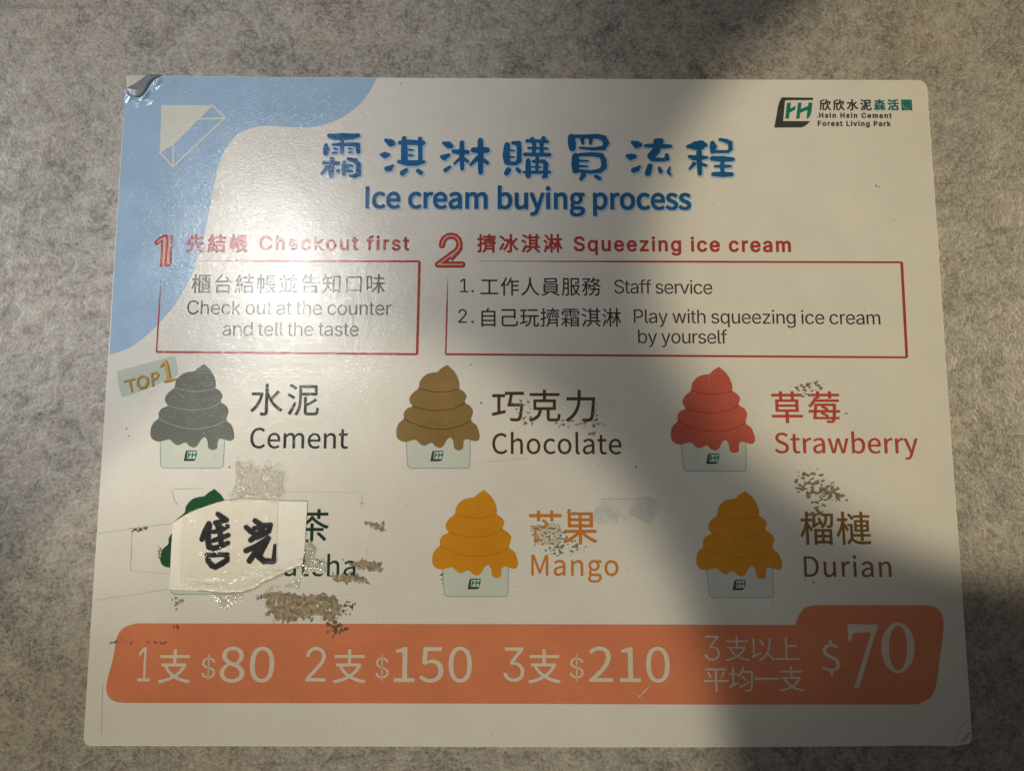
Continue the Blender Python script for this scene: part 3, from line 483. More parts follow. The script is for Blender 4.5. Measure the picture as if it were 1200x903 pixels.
[600,[24,428,39,-26,38,-29,30,-26,28,36,-30,26,-39,27,-39,25],[24,53,39,-28,34,57,34,64,32,63,-35,27,-34,-66,-37,-64],[167,349,0,-45,108,0,-17,-64,-23,-58,-28,-52,-32,-42,-36,-32,16,-17,13,-19,44,42,38,54,32,65,25,76,17,86,-26,7,-8,-1],[526,385,-30,-37,-35,-39,-36,-36,-20,61,-15,63,0,107,-46,0,0,-491,-1,-8,-4,-4,-8,-2,-16,0,-26,0,-33,1,11,-23,7,-24,40,1,30,3,21,6,15,10,8,16,2,24,0,259,23,-63,27,-58,32,-51,38,-43,44,-35,15,21,17,18,-37,24,-32,30,-29,35,-25,40,-22,44,41,38,43,44,40,45]],
[600,[412,65,48,-38,46,-41,35,-36,36,28,-37,36,-46,40,-48,37],[49,463,39,-20,37,-23,29,-22,25,37,-29,20,-38,22,-38,19],[21,302,40,-21,39,-24,30,-22,25,37,-31,21,-39,23,-40,19],[40,-13,37,-29,32,61,33,67,30,66,-33,29,-33,-70,-35,-68],[296,92,-37,-40,-48,-39,-53,-33,16,-14,13,-16,55,35,50,41,42,44],[459,504,0,-76,-158,0,0,76,-44,0,0,-76,-63,0,0,-41,63,0,0,-248,-76,0,0,-41,396,0,0,41,-73,0,0,248,61,0,0,41,-61,0,0,76],[301,139,0,59,158,0,0,-59],[301,387,158,0,0,-57,-158,0],[301,293,158,0,0,-57,-158,0]],
[600,[53,467,30,-28,28,-31,20,-27,32,27,-21,27,-29,29,-30,27],[24,304,31,-25,29,-29,22,-25,30,29,-23,24,-29,27,-31,24],[35,-17,39,-21,21,61,21,66,18,65,-36,21,-20,-69,-22,-67],[241,505,0,-132,-84,0,0,-44,79,0,-16,-59,-19,-58,-23,-53,-25,-46,-27,-37,17,-15,14,-17,20,28,18,34,17,38,15,42,14,44,0,-277,42,0,0,301,22,-28,20,-27,15,-23,24,42,-21,23,-31,33,-29,29,0,26,66,0,0,44,-66,0,0,132],[434,505,0,-132,-73,0,0,-44,67,0,-17,-59,-21,-58,-24,-53,-26,-45,-30,-36,16,-15,14,-17,22,28,20,34,19,38,18,43,15,44,0,-280,43,0,0,282,12,-44,13,-41,15,-38,16,-33,17,-26,15,18,17,15,-24,34,-23,45,-20,52,-18,56,-14,56,85,0,0,44,-91,0,0,132]],
[600,[31,43,0,-45,540,0,0,45,-248,0,0,347,217,0,0,46,-478,0,0,-46,212,0,0,-347]],
[600,[316,497,-20,-53,-24,-50,-28,-48,-29,-43,-32,-38,19,-15,16,-15,30,36,29,43,27,47,41,0,0,-408,46,0,0,145,180,0,0,43,-180,0,0,91,173,0,0,42,-173,0,0,87,186,0,0,43,-252,0,18,40,16,42],[171,502,-23,-55,-27,-52,-31,-50,-33,-44,-35,-39,9,-14,10,-17,7,-14,30,34,29,38,0,-336,45,0,0,406,34,64,28,66]],
[600,[274,502,-2,-76,-14,-108,-37,-120,-73,-115,-122,-93,20,-17,16,-19,79,54,61,63,45,70,33,74,21,73,23,-71,33,-74,46,-71,63,-64,80,-51,15,20,18,18,-107,73,-73,95,-45,99,-24,89,-10,62,3,35,1,29,1,25]],
[600,[159,444,285,0,0,-62,-285,0],[114,481,0,-136,378,0,0,136],[133,203,336,0,0,-42,-336,0],[133,129,336,0,0,-43,-336,0],[133,277,336,0,0,-42,-336,0],[349,22,67,-22,68,-26,55,-23,38,32,-56,23,-67,24,-66,21],[88,311,0,-259,112,0,-49,-25,-63,-24,-65,-19,18,-16,15,-17,66,20,66,26,56,29,-40,26,311,0,0,259]],
[600,[65,482,0,-216,-1,-56,-3,-61,-7,-62,-13,-60,-21,-55,20,-9,17,-12,23,63,14,69,8,72,95,0,0,-148,-1,-7,-4,-4,-6,-1,-13,0,-21,0,-27,0,9,-22,4,-21,35,1,27,2,18,5,13,10,6,15,2,21,0,476],[106,440,91,0,0,-99,-91,0],[106,299,91,0,0,-101,-93,0,1,35,1,33],[515,235,-16,-49,-20,-45,-24,-41,-26,42,-22,45,-18,48],[292,480,0,-528,43,0,0,283,15,0,22,-61,26,-57,32,-51,-29,-31,-31,-26,-33,-20,15,-16,12,-17,32,21,31,26,29,29,29,-31,33,-27,35,-23,14,19,15,16,-36,21,-34,27,-31,31,22,34,19,37,17,41,14,44,12,47,-27,10,-7,-2,-196,0,0,162,169,0,0,-74,-1,-5,-4,-3,-7,-1,-16,-1,-28,0,-34,1,9,-18,5,-20,41,0,32,1,22,5,15,8,7,14,2,19,0,116]],
[600,[367,505,-17,-35,-21,-32,-24,-31,-26,-27,-28,-23,18,-12,17,-14,22,21,22,22,21,-28,23,-26,26,-24,-39,-20,-43,-17,-46,-14,11,41,-29,9,-6,-2,-84,0,19,12,-7,11,-10,11,40,39,38,45,31,46,-30,19,-7,-2,-204,0,0,-39,176,0,-32,-43,-38,-39,-20,19,-20,16,-32,-20,27,-24,25,-26,21,-25,-113,0,0,-40,90,0,-15,-37,-17,-37,-20,-33,-22,-30,-22,-24,12,-21,11,-21,32,40,30,50,26,57,0,-188,-2,-7,-7,-2,-13,0,-20,0,-24,1,8,-22,5,-20,33,0,25,2,18,5,12,9,7,14,1,20,0,244,57,0,-9,-36,-11,-33,-11,-28,31,-16,12,29,13,32,11,35,10,-13,7,-14,52,17,49,20,45,26,40,-23,44,-20,46,-15,12,19,15,17,-44,12,-41,16,-39,20,37,37,31,44,24,51,-24,13,-8,-2,-145,0,15,26,12,26],[378,227,-3,-30,-5,-30,-104,0,0,-39,94,0,-14,-35,-20,-32,-27,-29,-36,-25,-45,-20,15,-16,11,-18,52,25,40,31,31,36,22,40,15,43,104,0,-5,-44,-6,-35,-6,-25,-6,-17,-7,-9,-8,-5,-13,-1,-14,0,-20,1,-25,2,8,-21,4,-21,26,-2,24,0,17,1,15,3,12,4,11,9,10,15,8,23,8,34,7,47,7,61,1,12,1,7,-144,0,8,60],[356,403,146,0,-19,-32,-23,-27,-27,-25,-30,25,-26,28]],
[600,[143,247,322,0,0,-89,-322,0],[143,289,0,90,322,0,0,-90],[143,116,322,0,0,-88,-322,0],[273,505,-10,-40,-13,-43,-152,0,0,-471,45,0,0,34,322,0,0,-31,47,0,0,468,-217,0,15,37,15,39]],
[600,[92,272,0,-223,4,-35,13,-24,24,-15,36,-8,51,-2,29,0,53,0,61,0,54,0,30,0,50,4,34,13,22,25,13,39,8,55,-23,7,-22,11,-5,-46,-8,-32,-14,-19,-22,-10,-32,-2,-37,0,-53,0,-58,0,-50,0,-32,0,-34,1,-23,3,-14,7,-7,11,-2,17,0,180,313,0,0,-38,47,0,0,278,-414,0,0,-46,367,0,0,-151]],
[600,[259,463,0,-44,284,0,0,44],[20,68,11,-44,63,18,73,20,75,21,-5,41,-86,-23,0,140,69,0,0,42,-69,0,0,133,78,0,0,42,-201,0,0,-42,79,0,0,-133,-70,0,0,-42,70,0,0,-152],[233,289,0,-44,81,0,-6,-74,-13,-63,-24,-51,-41,-41,-61,-31,15,-16,12,-18,67,35,45,47,28,58,15,71,7,83,67,0,0,-228,2,-24,5,-18,9,-11,15,-7,22,-1,16,0,21,0,16,0,19,3,15,10,9,20,6,30,4,43,-22,7,-19,11,-1,-35,-2,-24,-3,-14,-4,-7,-6,-2,-13,0,-17,0,-12,0,-10,2,-4,5,-1,13,0,227,105,0,0,44]],
[600,[118,347,0,-25,127,0,0,25],[104,291,0,-26,142,0,0,26],[351,291,0,-26,147,0,0,26],[351,347,0,-25,131,0,0,25],[144,247,0,-54,-107,0,0,-37,97,0,-18,-33,-22,-31,-24,-29,-25,-25,-26,-20,15,-15,13,-16,34,31,33,39,30,45,0,-150,43,0,0,137,28,-23,27,-24,21,-19,24,35,-14,10,-21,15,-24,18,-23,16,-18,13,0,26,96,0,0,37,-96,0,0,54],[344,124,157,0,0,-41,-157,0],[344,155,0,42,157,0,0,-42],[344,53,157,0,0,-43,-157,0],[302,230,0,-276,42,0,0,23,157,0,0,-23,43,0,0,276],[43,412,0,-112,41,0,0,79,193,0,0,-126,43,0,0,126,197,0,0,-79,42,0,0,112,-239,0,0,33,200,0,0,35,-439,0,0,-35,196,0,0,-33]],
[600,[62,443,0,-214,0,-46,-3,-50,-7,-50,-11,-48,-19,-44,17,-13,16,-16,22,48,14,54,8,58,4,56,1,52,0,51,78,0,0,-310,44,0,0,310,54,0,0,42,-176,0,0,92,62,14,60,18,52,20,-36,32,-50,-22,-63,-19],[361,505,-10,-54,-14,-52,-17,-49,-20,-43,-23,-37,19,-11,18,-12,22,35,19,40,16,45,158,0,-8,-40,-10,-38,-10,-33,35,-11,16,46,14,55,13,55,-29,9,-8,-2,-158,0,11,44,9,46],[400,331,0,-41,-2,-56,-10,-62,-21,-65,-40,-64,-61,-60,16,-16,13,-17,41,37,32,38,25,40,19,41,13,40,18,-47,20,-41,25,-38,30,-35,35,-32,13,18,16,15,-43,39,-34,43,-27,49,-21,57,-16,68,1,47,0,42]],
[600,[275,505,0,-67,-211,0,0,-41,170,0,-32,-30,-37,-27,-40,-24,-42,-20,-42,-15,15,-17,13,-18,45,19,45,24,42,28,40,32,34,35,0,-143,45,0,0,145,35,-35,41,-32,45,-28,46,-24,47,-19,14,20,16,18,-45,14,-44,19,-42,23,-39,26,-33,29,177,0,0,41,-218,0,0,67],[140,260,0,-72,-108,0,0,-40,90,0,-30,-48,-36,-42,-39,-32,11,-20,9,-21,38,32,35,43,30,48,0,-157,43,0,0,142,24,-21,22,-20,16,-15,27,34,-24,18,-35,25,-30,20,0,14,89,0,0,40,-89,0,0,72],[401,260,0,-72,-103,0,0,-40,78,0,-20,-33,-24,-32,-25,-29,-28,-24,-29,-20,15,-15,13,-17,28,21,27,25,25,30,23,32,20,35,0,-170,43,0,0,173,34,-56,38,-50,40,-38,15,18,17,17,-43,35,-41,46,-36,52,103,0,0,40,-127,0,0,72]],
[600,[55,465,39,-23,41,-23,32,-22,26,38,-32,19,-41,22,-40,20],[25,299,40,-22,40,-23,31,-20,25,37,-32,20,-40,22,-39,19],[39,-10,38,-30,37,61,38,67,35,66,-33,30,-38,-70,-41,-68],[192,328,0,-43,173,0,0,-100,-130,0,0,-232,42,0,0,25,215,0,0,-22,43,0,0,229,-127,0,0,100,166,0,0,43,-166,0,0,105,51,10,47,11,43,13,-36,35,-46,-14,-56,-12,-62,-11,-65,-9,-64,-8,8,-19,5,-19,66,7,66,9,0,-98],[277,19,0,125,215,0,0,-125]],
[600,[199,242,202,0,0,-48,-202,0],[277,424,0,-33,-120,0,0,-29,120,0,0,-37,-155,0,0,-29,355,0,0,29,-158,0,0,37,126,0,0,29,-126,0,0,33],[160,269,0,-102,112,0,-48,-34,-57,-29,-59,-22,14,-15,12,-15,46,19,46,24,44,28,0,-88,40,0,0,90,55,-25,52,-27,41,-25,25,26,-32,19,-38,20,31,22,30,23,-29,18,-4,-3,0,96],[322,167,112,0,-24,-20,-27,-19,-35,16,-35,14],[49,478,0,-526,43,0,0,25,415,0,0,-25,44,0,0,526],[92,18,0,419,415,0,0,-419]],
[600,[275,504,0,-92,-229,0,0,-44,229,0,0,-93,-201,0,0,-44,64,0,-13,-5,21,-37,24,-35,27,-32,29,-29,33,-27,-74,-31,-79,-23,-84,-17,14,-21,10,-22,90,20,85,29,80,37,43,-23,46,-20,50,-16,53,-13,57,-10,13,21,16,21,-52,8,-50,11,-47,14,-44,16,-40,19,39,30,36,34,32,38,28,43,23,47,-32,19,-8,-2,-142,0,0,93,231,0,0,44,-231,0,0,92],[172,231,266,0,-21,-34,-24,-31,-27,-28,-30,-25,-34,-22,-32,23,-29,25,-27,29,-23,30]],
[600,[224,427,36,-47,32,-51,23,-45,40,24,-24,44,-32,49,-36,47],[457,481,-13,-147,-25,-120,-44,-97,-69,-74,-98,-56,12,-12,13,-14,9,-13,46,24,40,27,35,29,30,33,25,37,48,-50,43,-50,31,-44,40,29,-38,48,-49,54,-53,53,21,55,16,61,13,67,9,75,6,83],[85,12,11,9,19,12,36,18,58,29,87,42,-7,20,-5,22,-140,-65,0,359,-48,0,0,-354,-7,-25,-14,-18,-15,-12,13,-17]],
[600,[256,495,0,-469,-225,0,0,-45,539,0,0,45,-266,0,0,239,225,0,0,45,-225,0,0,185]],
[600,[104,378,23,-48,20,-48,13,-43,42,15,-13,41,-20,48,-24,47],[453,393,-18,-48,-24,-51,-23,-44,39,-12,24,42,26,49,24,51],[31,209,0,-45,244,0,0,-211,47,0,0,211,248,0,0,45,-248,0,0,210,214,0,0,45,-473,0,0,-45,212,0,0,-210]],
[600,[291,277,39,-33,39,-36,30,-30,29,30,-31,29,-38,33,-40,32],[242,71,19,-42,68,37,76,42,77,44,-11,36,-83,-44,-79,-40],[342,504,-19,-47,-23,-44,-26,-42,-29,-38,-31,-32,16,-19,14,-18,27,30,26,34,25,38,194,0,-5,-131,-6,-97,-6,-69,-9,-44,-10,-23,-11,-7,-15,-2,-23,0,-33,1,-41,3,10,-22,4,-21,37,-2,34,0,27,1,20,3,15,8,15,14,12,26,9,49,7,75,6,109,5,147,0,15,0,9,-212,0,20,41,17,43],[22,74,16,-46,62,32,68,35,71,37,-11,38,-83,-40,0,187,72,0,0,42,-72,0,0,138,-44,0,0,-138,-75,0,0,-42,75,0,0,-207,-42,-20]],
[600,[26,259,0,-50,550,0,0,50]],
[357,[187,-5,-29,3,-28,7,-25,12,-22,17,-19,21,-15,26,-12,29,-7,32,-2,36,2,36,7,32,12,29,15,25,19,22,22,17,25,12,28,7,29,3,26,-2,25,-6,23,-10,20,-13,18,-17,14,-20,11,-23,7,-26,-45,0,-6,17,-7,15,-11,13,-12,11,-14,8,-15,6,-17,4,-17,1,-31,-4,-28,-12,-23,-21,-18,-27,-11,-35,-4,-42,4,-42,12,-35,17,-27,24,-21,27,-12,31,-4,17,1,17,4,15,6,14,8,12,11,11,13,7,15,6,17,45,0,-7,-26,-10,-23,-15,-20,-17,-16,-21,-14,-23,-10,-24,-6]],
[287,[80,159,0,-159,-43,0,0,356,43,0,0,-155,-8,0,9,22,12,18,13,12,25,12,28,4,26,-3,22,-8,18,-14,14,-19,8,-26,3,-31,0,-168,-43,0,0,165,-2,19,-5,16,-9,13,-19,13,-25,4,-18,-2,-16,-6,-14,-10,-11,-14,-6,-18]],
[283,[148,-6,-36,5,-30,12,-25,21,-18,27,-11,34,-4,38,4,38,11,34,18,28,24,21,29,13,34,4,21,-2,21,-5,20,-10,17,-13,15,-19,12,-23,7,-28,3,-33,0,-17,-208,0,0,36,185,0,-20,-14,-2,25,-7,22,-10,18,-14,14,-18,8,-22,3,-23,-3,-19,-9,-15,-13,-11,-17,-7,-20,-2,-21,0,-24,3,-27,7,-23,13,-18,16,-13,20,-8,23,-3,15,1,14,4,12,6,10,8,8,10,6,13,41,-10,-8,-20,-12,-17,-17,-13,-20,-11,-24,-7]],
[277,[145,-6,-34,5,-29,12,-25,21,-18,28,-11,33,-4,38,4,39,11,34,18,27,25,21,29,13,34,4,19,-1,18,-4,17,-6,15,-9,13,-11,11,-13,9,-15,6,-16,-41,-11,-9,19,-14,15,-20,10,-11,3,-13,1,-24,-4,-19,-10,-15,-16,-11,-20,-6,-24,-3,-26,3,-25,6,-24,11,-20,15,-16,19,-10,24,-3,13,0,12,3,20,10,14,16,9,20,41,-10,-6,-17,-9,-16,-11,-13,-14,-11,-15,-9,-17,-6,-18,-4]],
[266,[77,96,0,52,7,0,115,118,53,0,-123,-126,-5,0],[37,0,0,356,43,0,0,-356],[206,0,-103,130,31,30,126,-160]],
[291,[145,-6,-34,5,-29,12,-25,21,-18,28,-11,33,-4,38,4,39,11,34,18,27,25,21,29,13,34,4,34,-4,30,-13,24,-21,19,-27,11,-34,4,-39,-4,-38,-11,-33,-19,-28,-24,-21,-30,-12],[145,33,24,3,20,10,15,16,11,20,6,24,2,25,-2,26,-6,24,-11,20,-15,16,-20,10,-24,4,-24,-4,-19,-10,-15,-16,-11,-20,-6,-24,-3,-26,3,-25,6,-24,11,-20,15,-16,19,-10]],
[287,[128,-4,-26,3,-22,9,-18,13,-14,20,-8,25,-3,31,0,169,43,0,0,-165,1,-19,6,-16,9,-14,19,-13,25,-4,18,2,16,6,14,11,10,14,7,18,2,21,0,159,43,0,0,-266,-41,0,0,64,6,0,-9,-22,-12,-17,-14,-13,-24,-12]],
[159,[143,266,0,-37,-138,0,0,37],[45,330,43,0,0,-262,2,-15,5,-10,10,-6,14,-2,11,1,11,2,8,-37,-15,-3,-16,-1,-21,2,-18,6,-15,10,-10,13,-6,17,-3,20]],
[178,[160,266,0,-37,-155,0,0,37],[56,0,0,302,3,21,8,17,12,13,16,10,17,6,19,2,14,-1,11,-1,8,-2,6,-2,-11,-37,-9,2,-14,2,-17,-3,-11,-7,-7,-12,-2,-17,0,-293]],
[181,[37,0,0,266,41,0,0,-41,3,0,10,18,16,14,20,9,22,3,11,0,10,0,0,-43,-3,0,-6,1,-16,1,-18,-2,-16,-6,-13,-9,-10,-13,-6,-15,-2,-17,0,-166]],
[255,[127,-6,-26,2,-22,6,-20,10,-16,15,-11,17,-7,22,41,9,8,-20,13,-13,18,-8,22,-2,25,3,19,9,12,13,5,15,-3,13,-7,10,-12,8,-18,6,-44,10,-31,11,-22,16,-14,20,-4,26,3,21,10,19,15,16,20,11,23,8,27,2,25,-2,22,-6,17,-10,14,-14,11,-16,7,-18,-39,-9,-7,14,-11,13,-16,9,-23,3,-22,-3,-17,-8,-12,-13,-4,-15,3,-13,8,-11,13,-8,20,-6,41,-9,22,-7,18,-9,13,-11,13,-20,5,-25,-3,-23,-10,-19,-16,-16,-21,-12,-26,-8]],
[272,[112,-6,-24,2,-22,7,-18,12,-15,16,-9,20,-3,25,3,20,6,17,11,12,13,10,16,7,18,5,37,7,21,3,18,2,13,2,9,3,5,6,2,8,0,2,-2,15,-4,13,-8,10,-11,7,-14,5,-17,2,-18,-2,-15,-4,-12,-7,-10,-8,-7,-10,-5,-9,-41,12,11,22,15,16,18,12,20,9,21,5,22,1,15,-1,16,-2,17,-6,16,-8,14,-12,12,-16,7,-21,3,-27,0,-176,-42,0,0,36,-3,0,-6,-9,-9,-10,-11,-9,-14,-7,-18,-5],[119,32,22,2,19,7,14,11,10,13,7,15,2,17,0,36,-4,-3,-7,-3,-20,-4,-22,-3,-17,-2,-29,-7,-12,-6,-10,-7,-6,-11,-2,-14,2,-12,5,-10,9,-9,11,-5,13,-4]],
[287,[80,159,0,-159,-43,0,0,266,41,0,0,-65,-6,0,9,22,12,18,13,12,25,12,28,4,25,-3,22,-8,19,-14,13,-19,9,-26,3,-31,0,-168,-43,0,0,165,-2,19,-5,16,-9,13,-19,13,-25,4,-18,-2,-16,-6,-14,-10,-11,-14,-6,-18]],
[297,[137,-6,-32,5,-27,12,-23,21,-17,27,-11,34,-3,39,4,39,10,34,18,27,22,20,28,13,31,4,22,-2,18,-6,14,-9,10,-10,8,-10,5,-9,3,0,0,133,43,0,0,-356,-41,0,0,41,-4,0,-6,-9,-8,-10,-11,-10,-13,-9,-18,-7],[143,33,22,3,19,9,15,16,11,20,6,24,2,28,-2,27,-6,24,-11,20,-15,14,-18,10,-23,3,-23,-3,-19,-10,-15,-15,-10,-20,-6,-24,-3,-26,3,-27,6,-24,11,-21,15,-15,18,-10]],
[132,[98,-2,-19,2,-16,5,-11,9,-11,19,-4,26,0,297,43,0,0,-287,1,-15,3,-10,7,-6,11,-2,10,1,7,1,7,-36,-13,-3]],
[298,[145,-105,-28,2,-23,5,-20,9,-16,12,-13,14,-10,14,36,21,14,-18,10,-9,13,-7,16,-5,21,-1,29,4,24,11,11,13,7,16,2,20,0,52,-4,0,-6,-9,-7,-10,-11,-10,-13,-8,-18,-6,-23,-2,-30,4,-27,12,-23,18,-17,26,-11,32,-4,39,4,38,10,33,18,27,23,20,27,13,31,4,23,-2,17,-6,14,-9,11,-10,8,-10,5,-9,4,0,0,43,42,0,0,-272,-4,-32,-12,-25,-18,-19,-24,-13,-27,-8],[143,41,23,3,18,9,15,13,11,19,6,23,3,27,-2,26,-7,24,-11,19,-14,15,-19,9,-23,3,-22,-3,-19,-10,-15,-15,-11,-19,-6,-23,-3,-26,3,-26,6,-23,11,-19,15,-14,19,-9]],
[313,[157,-6,-37,3,-31,9,-25,16,-19,20,-13,25,-5,29,46,0,4,-19,9,-16,14,-11,17,-9,19,-5,21,-2,23,2,20,6,17,10,14,12,8,16,3,18,-3,15,-7,12,-11,10,-14,8,-17,7,-19,6,-42,12,-28,9,-22,11,-19,14,-13,17,-8,19,-3,23,4,28,12,24,19,20,25,15,30,10,33,3,33,-3,29,-10,24,-15,19,-19,12,-23,5,-26,-45,0,-4,16,-8,14,-12,11,-25,11,-30,4,-21,-2,-19,-6,-15,-8,-12,-12,-7,-14,-2,-16,2,-17,9,-13,12,-10,15,-7,30,-11,36,-10,33,-11,17,-8,16,-10,14,-12,11,-16,7,-18,3,-23,-4,-28,-11,-25,-19,-21,-26,-16,-32,-10]],
[297,[260,-100,-43,0,0,141,-3,0,-5,-9,-8,-10,-11,-10,-13,-9,-18,-7,-22,-2,-32,5,-27,12,-23,21,-17,27,-11,34,-3,39,4,39,10,34,18,27,22,20,28,13,31,4,22,-2,18,-6,14,-9,10,-10,8,-10,6,-9,4,0,0,43,41,0],[143,33,22,3,19,9,15,16,11,20,6,24,2,28,-2,27,-6,24,-11,20,-15,14,-18,10,-23,3,-23,-3,-19,-10,-15,-15,-10,-20,-6,-24,-3,-26,3,-27,6,-24,11,-21,15,-15,18,-10]],
[266,[29,0,0,32,149,192,0,2,-145,0,0,40,200,0,0,-34,-145,-190,0,-3,149,0,0,-39]],
[117,[37,0,0,266,43,0,0,-266],[59,310,-12,2,-9,6,-7,9,-2,11,2,11,7,9,9,7,12,2,11,-2,10,-7,6,-9,2,-11,-2,-11,-6,-9,-10,-6]],
[427,[37,0,0,266,41,0,1,-59,-4,0,7,19,11,16,13,12,14,9,17,6,16,1,27,-4,21,-14,15,-20,9,-26,-6,0,6,19,11,15,14,13,16,9,19,6,21,2,22,-2,20,-8,17,-12,13,-18,9,-23,3,-28,0,-179,-43,0,0,178,-2,17,-5,14,-9,10,-18,9,-20,3,-17,-2,-14,-5,-12,-9,-8,-12,-6,-14,-1,-16,0,-173,-43,0,0,182,-4,20,-11,16,-17,10,-20,3,-16,-1,-14,-6,-12,-9,-10,-13,-6,-16,-2,-19,0,-167]],
[311,[42,0,0,356,123,0,37,-4,31,-11,23,-17,17,-23,10,-27,3,-31,-3,-30,-10,-27,-17,-23,-23,-18,-31,-11,-37,-4,-89,0,0,40,87,0,25,2,20,7,15,12,10,15,6,17,2,20,-2,20,-6,18,-10,15,-15,11,-20,7,-25,2,-76,0,0,-316]],
[397,[96,0,-80,266,45,0,32,-116,7,-26,8,-28,7,-32,8,-35,-8,0,8,34,7,31,7,29,7,27,32,116,46,0,31,-116,7,-26,7,-29,7,-31,8,-35,-8,0,7,34,8,32,7,28,8,27,32,116,45,0,-80,-266,-43,0,-35,120,-10,37,-10,39,-9,40,9,0,-9,-40,-10,-39,-10,-37,-35,-120]],
[297,[161,-6,-23,2,-17,7,-14,9,-11,10,-7,10,-6,9,-5,0,0,-41,-41,0,0,356,43,0,0,-133,3,0,6,9,7,10,10,10,14,9,18,6,22,2,32,-4,27,-13,23,-20,17,-27,11,-34,3,-39,-3,-39,-11,-34,-17,-27,-23,-21,-27,-12],[154,33,23,3,19,10,14,15,11,21,7,24,2,27,-2,26,-7,24,-10,20,-15,15,-19,10,-23,3,-22,-3,-19,-10,-15,-14,-11,-20,-6,-24,-2,-27,2,-28,7,-24,10,-20,15,-16,19,-9]],
[272,[33,-97,10,37,7,-1,12,-2,11,1,9,3,9,7,8,11,6,16,9,24,-102,267,47,0,57,-157,15,-48,13,-46,-15,0,13,46,15,48,57,157,46,0,-117,-307,-9,-19,-10,-15,-13,-12,-13,-8,-16,-5,-18,-2,-19,2,-7,1]],
[317,[54,0,0,38,220,0,0,-38],[193,356,0,-356,-44,0,0,314,-2,0,-87,-64,0,49,79,57]],
[131,[67,-3,-13,2,-10,7,-7,10,-2,13,2,12,7,10,10,7,13,3,12,-3,10,-7,7,-10,3,-12,-3,-13,-7,-10,-10,-7]],
[317,[45,0,0,33,119,127,18,20,16,18,11,16,8,15,5,15,2,16,-2,18,-7,15,-10,12,-14,9,-16,6,-18,2,-20,-2,-16,-7,-14,-10,-10,-14,-6,-16,-2,-20,-43,0,4,30,10,27,18,21,22,16,27,10,30,4,31,-3,26,-10,22,-16,17,-20,10,-24,4,-27,-2,-20,-5,-19,-10,-19,-15,-22,-21,-25,-27,-30,-80,-84,0,-2,165,0,0,-40]],
[272,[114,0,-102,266,47,0,57,-157,15,-48,13,-46,-15,0,13,46,15,48,56,157,47,0,-102,-266]],
[362,[42,0,0,356,45,0,0,-154,188,0,0,154,45,0,0,-356,-45,0,0,162,-188,0,0,-162]],
[287,[42,0,0,356,216,0,0,-40,-171,0,0,-121,155,0,0,-40,-155,0,0,-155]],
[275,[42,0,0,356,45,0,0,-316,166,0,0,-40]],
[313,[141,-52,0,460,30,0,0,-460],[157,-6,-37,3,-31,9,-25,16,-19,20,-13,25,-5,29,46,0,4,-19,9,-16,14,-11,17,-9,19,-5,21,-2,23,2,20,6,17,10,14,12,8,16,3,18,-3,15,-7,12,-11,10,-14,8,-17,7,-19,6,-42,12,-28,9,-22,11,-19,14,-13,17,-8,19,-3,23,4,28,12,24,19,20,25,15,30,10,33,3,33,-3,29,-10,24,-15,19,-19,12,-23,5,-26,-45,0,-4,16,-8,14,-12,11,-25,11,-30,4,-21,-2,-19,-6,-15,-8,-12,-12,-7,-14,-2,-16,2,-17,9,-13,12,-10,15,-7,30,-11,36,-10,33,-11,17,-8,16,-10,14,-12,11,-16,7,-18,3,-23,-4,-28,-11,-25,-19,-21,-26,-16,-32,-10]],
[317,[152,-5,-31,3,-28,9,-25,14,-19,19,-13,24,-5,28,45,0,4,-17,9,-14,12,-11,15,-9,17,-4,20,-2,21,2,19,6,15,9,12,13,8,16,2,20,-2,19,-7,17,-12,15,-17,11,-22,8,-29,2,-31,0,0,36,91,105,0,2,-152,0,0,40,212,0,0,-34,-113,-127,0,7,37,0,31,-9,25,-16,19,-21,11,-26,4,-29,-4,-29,-12,-26,-18,-21,-25,-16,-30,-10]]]
GLYPHS = dict(zip([f + c for f in ORDER for c in dict.fromkeys(ORDER[f].replace(' ', ''))], OUTLINES))
EM = {'n': 600.0, 'i': 490.0}
def lean(x):
    """how far uprights lean in the photograph, per unit of height"""
    return -.0635 + .1335 * (x - 122.0) / 990.0
_cache = {}
def glyph_area(key, em_px, weight):
    """one letter as filled faces in em units, with its corners a little rounded"""
    ck = (key, round(em_px, 1), weight)
    if ck in _cache: return _cache[ck]
    em = EM[key[0]]; loops = []
    for s in GLYPHS[key][1:]:
        pts = []; x = y = 0
        for i in range(0, len(s), 2):
            x += s[i]; y += s[i + 1]; pts.append((x / em * em_px, y / em * em_px))
        loops.append(pts)
    st = min(.40, max(.13, em_px / 95))
    xs = [p[0] for l in loops for p in l]; ys = [p[1] for l in loops for p in l]
    X, Y = np.meshgrid(np.arange(min(xs) - 2 * st, max(xs) + 3 * st, st), np.arange(min(ys) - 2 * st, max(ys) + 3 * st, st))
    D = np.full(X.shape, 1e9); wind = np.zeros(X.shape, int)
    for l in loops:
        d = poly_dist(X, Y, l)
        D = np.minimum(D, np.abs(d)); wind += np.where(d > 0, 1 if area(l) > 0 else -1, 0)
    D = np.where(wind != 0, D, -D)
    S = D.copy()                       # soften the corners
    S[1:-1, 1:-1] = (D[1:-1, 1:-1] * 4 + D[:-2, 1:-1] + D[2:, 1:-1] + D[1:-1, :-2] + D[1:-1, 2:]) / 8
    P, F = march(X, Y, S + weight * em_px)
    _cache[ck] = (np.array([(p[0], p[1]) for p in P]), F)
    return _cache[ck]
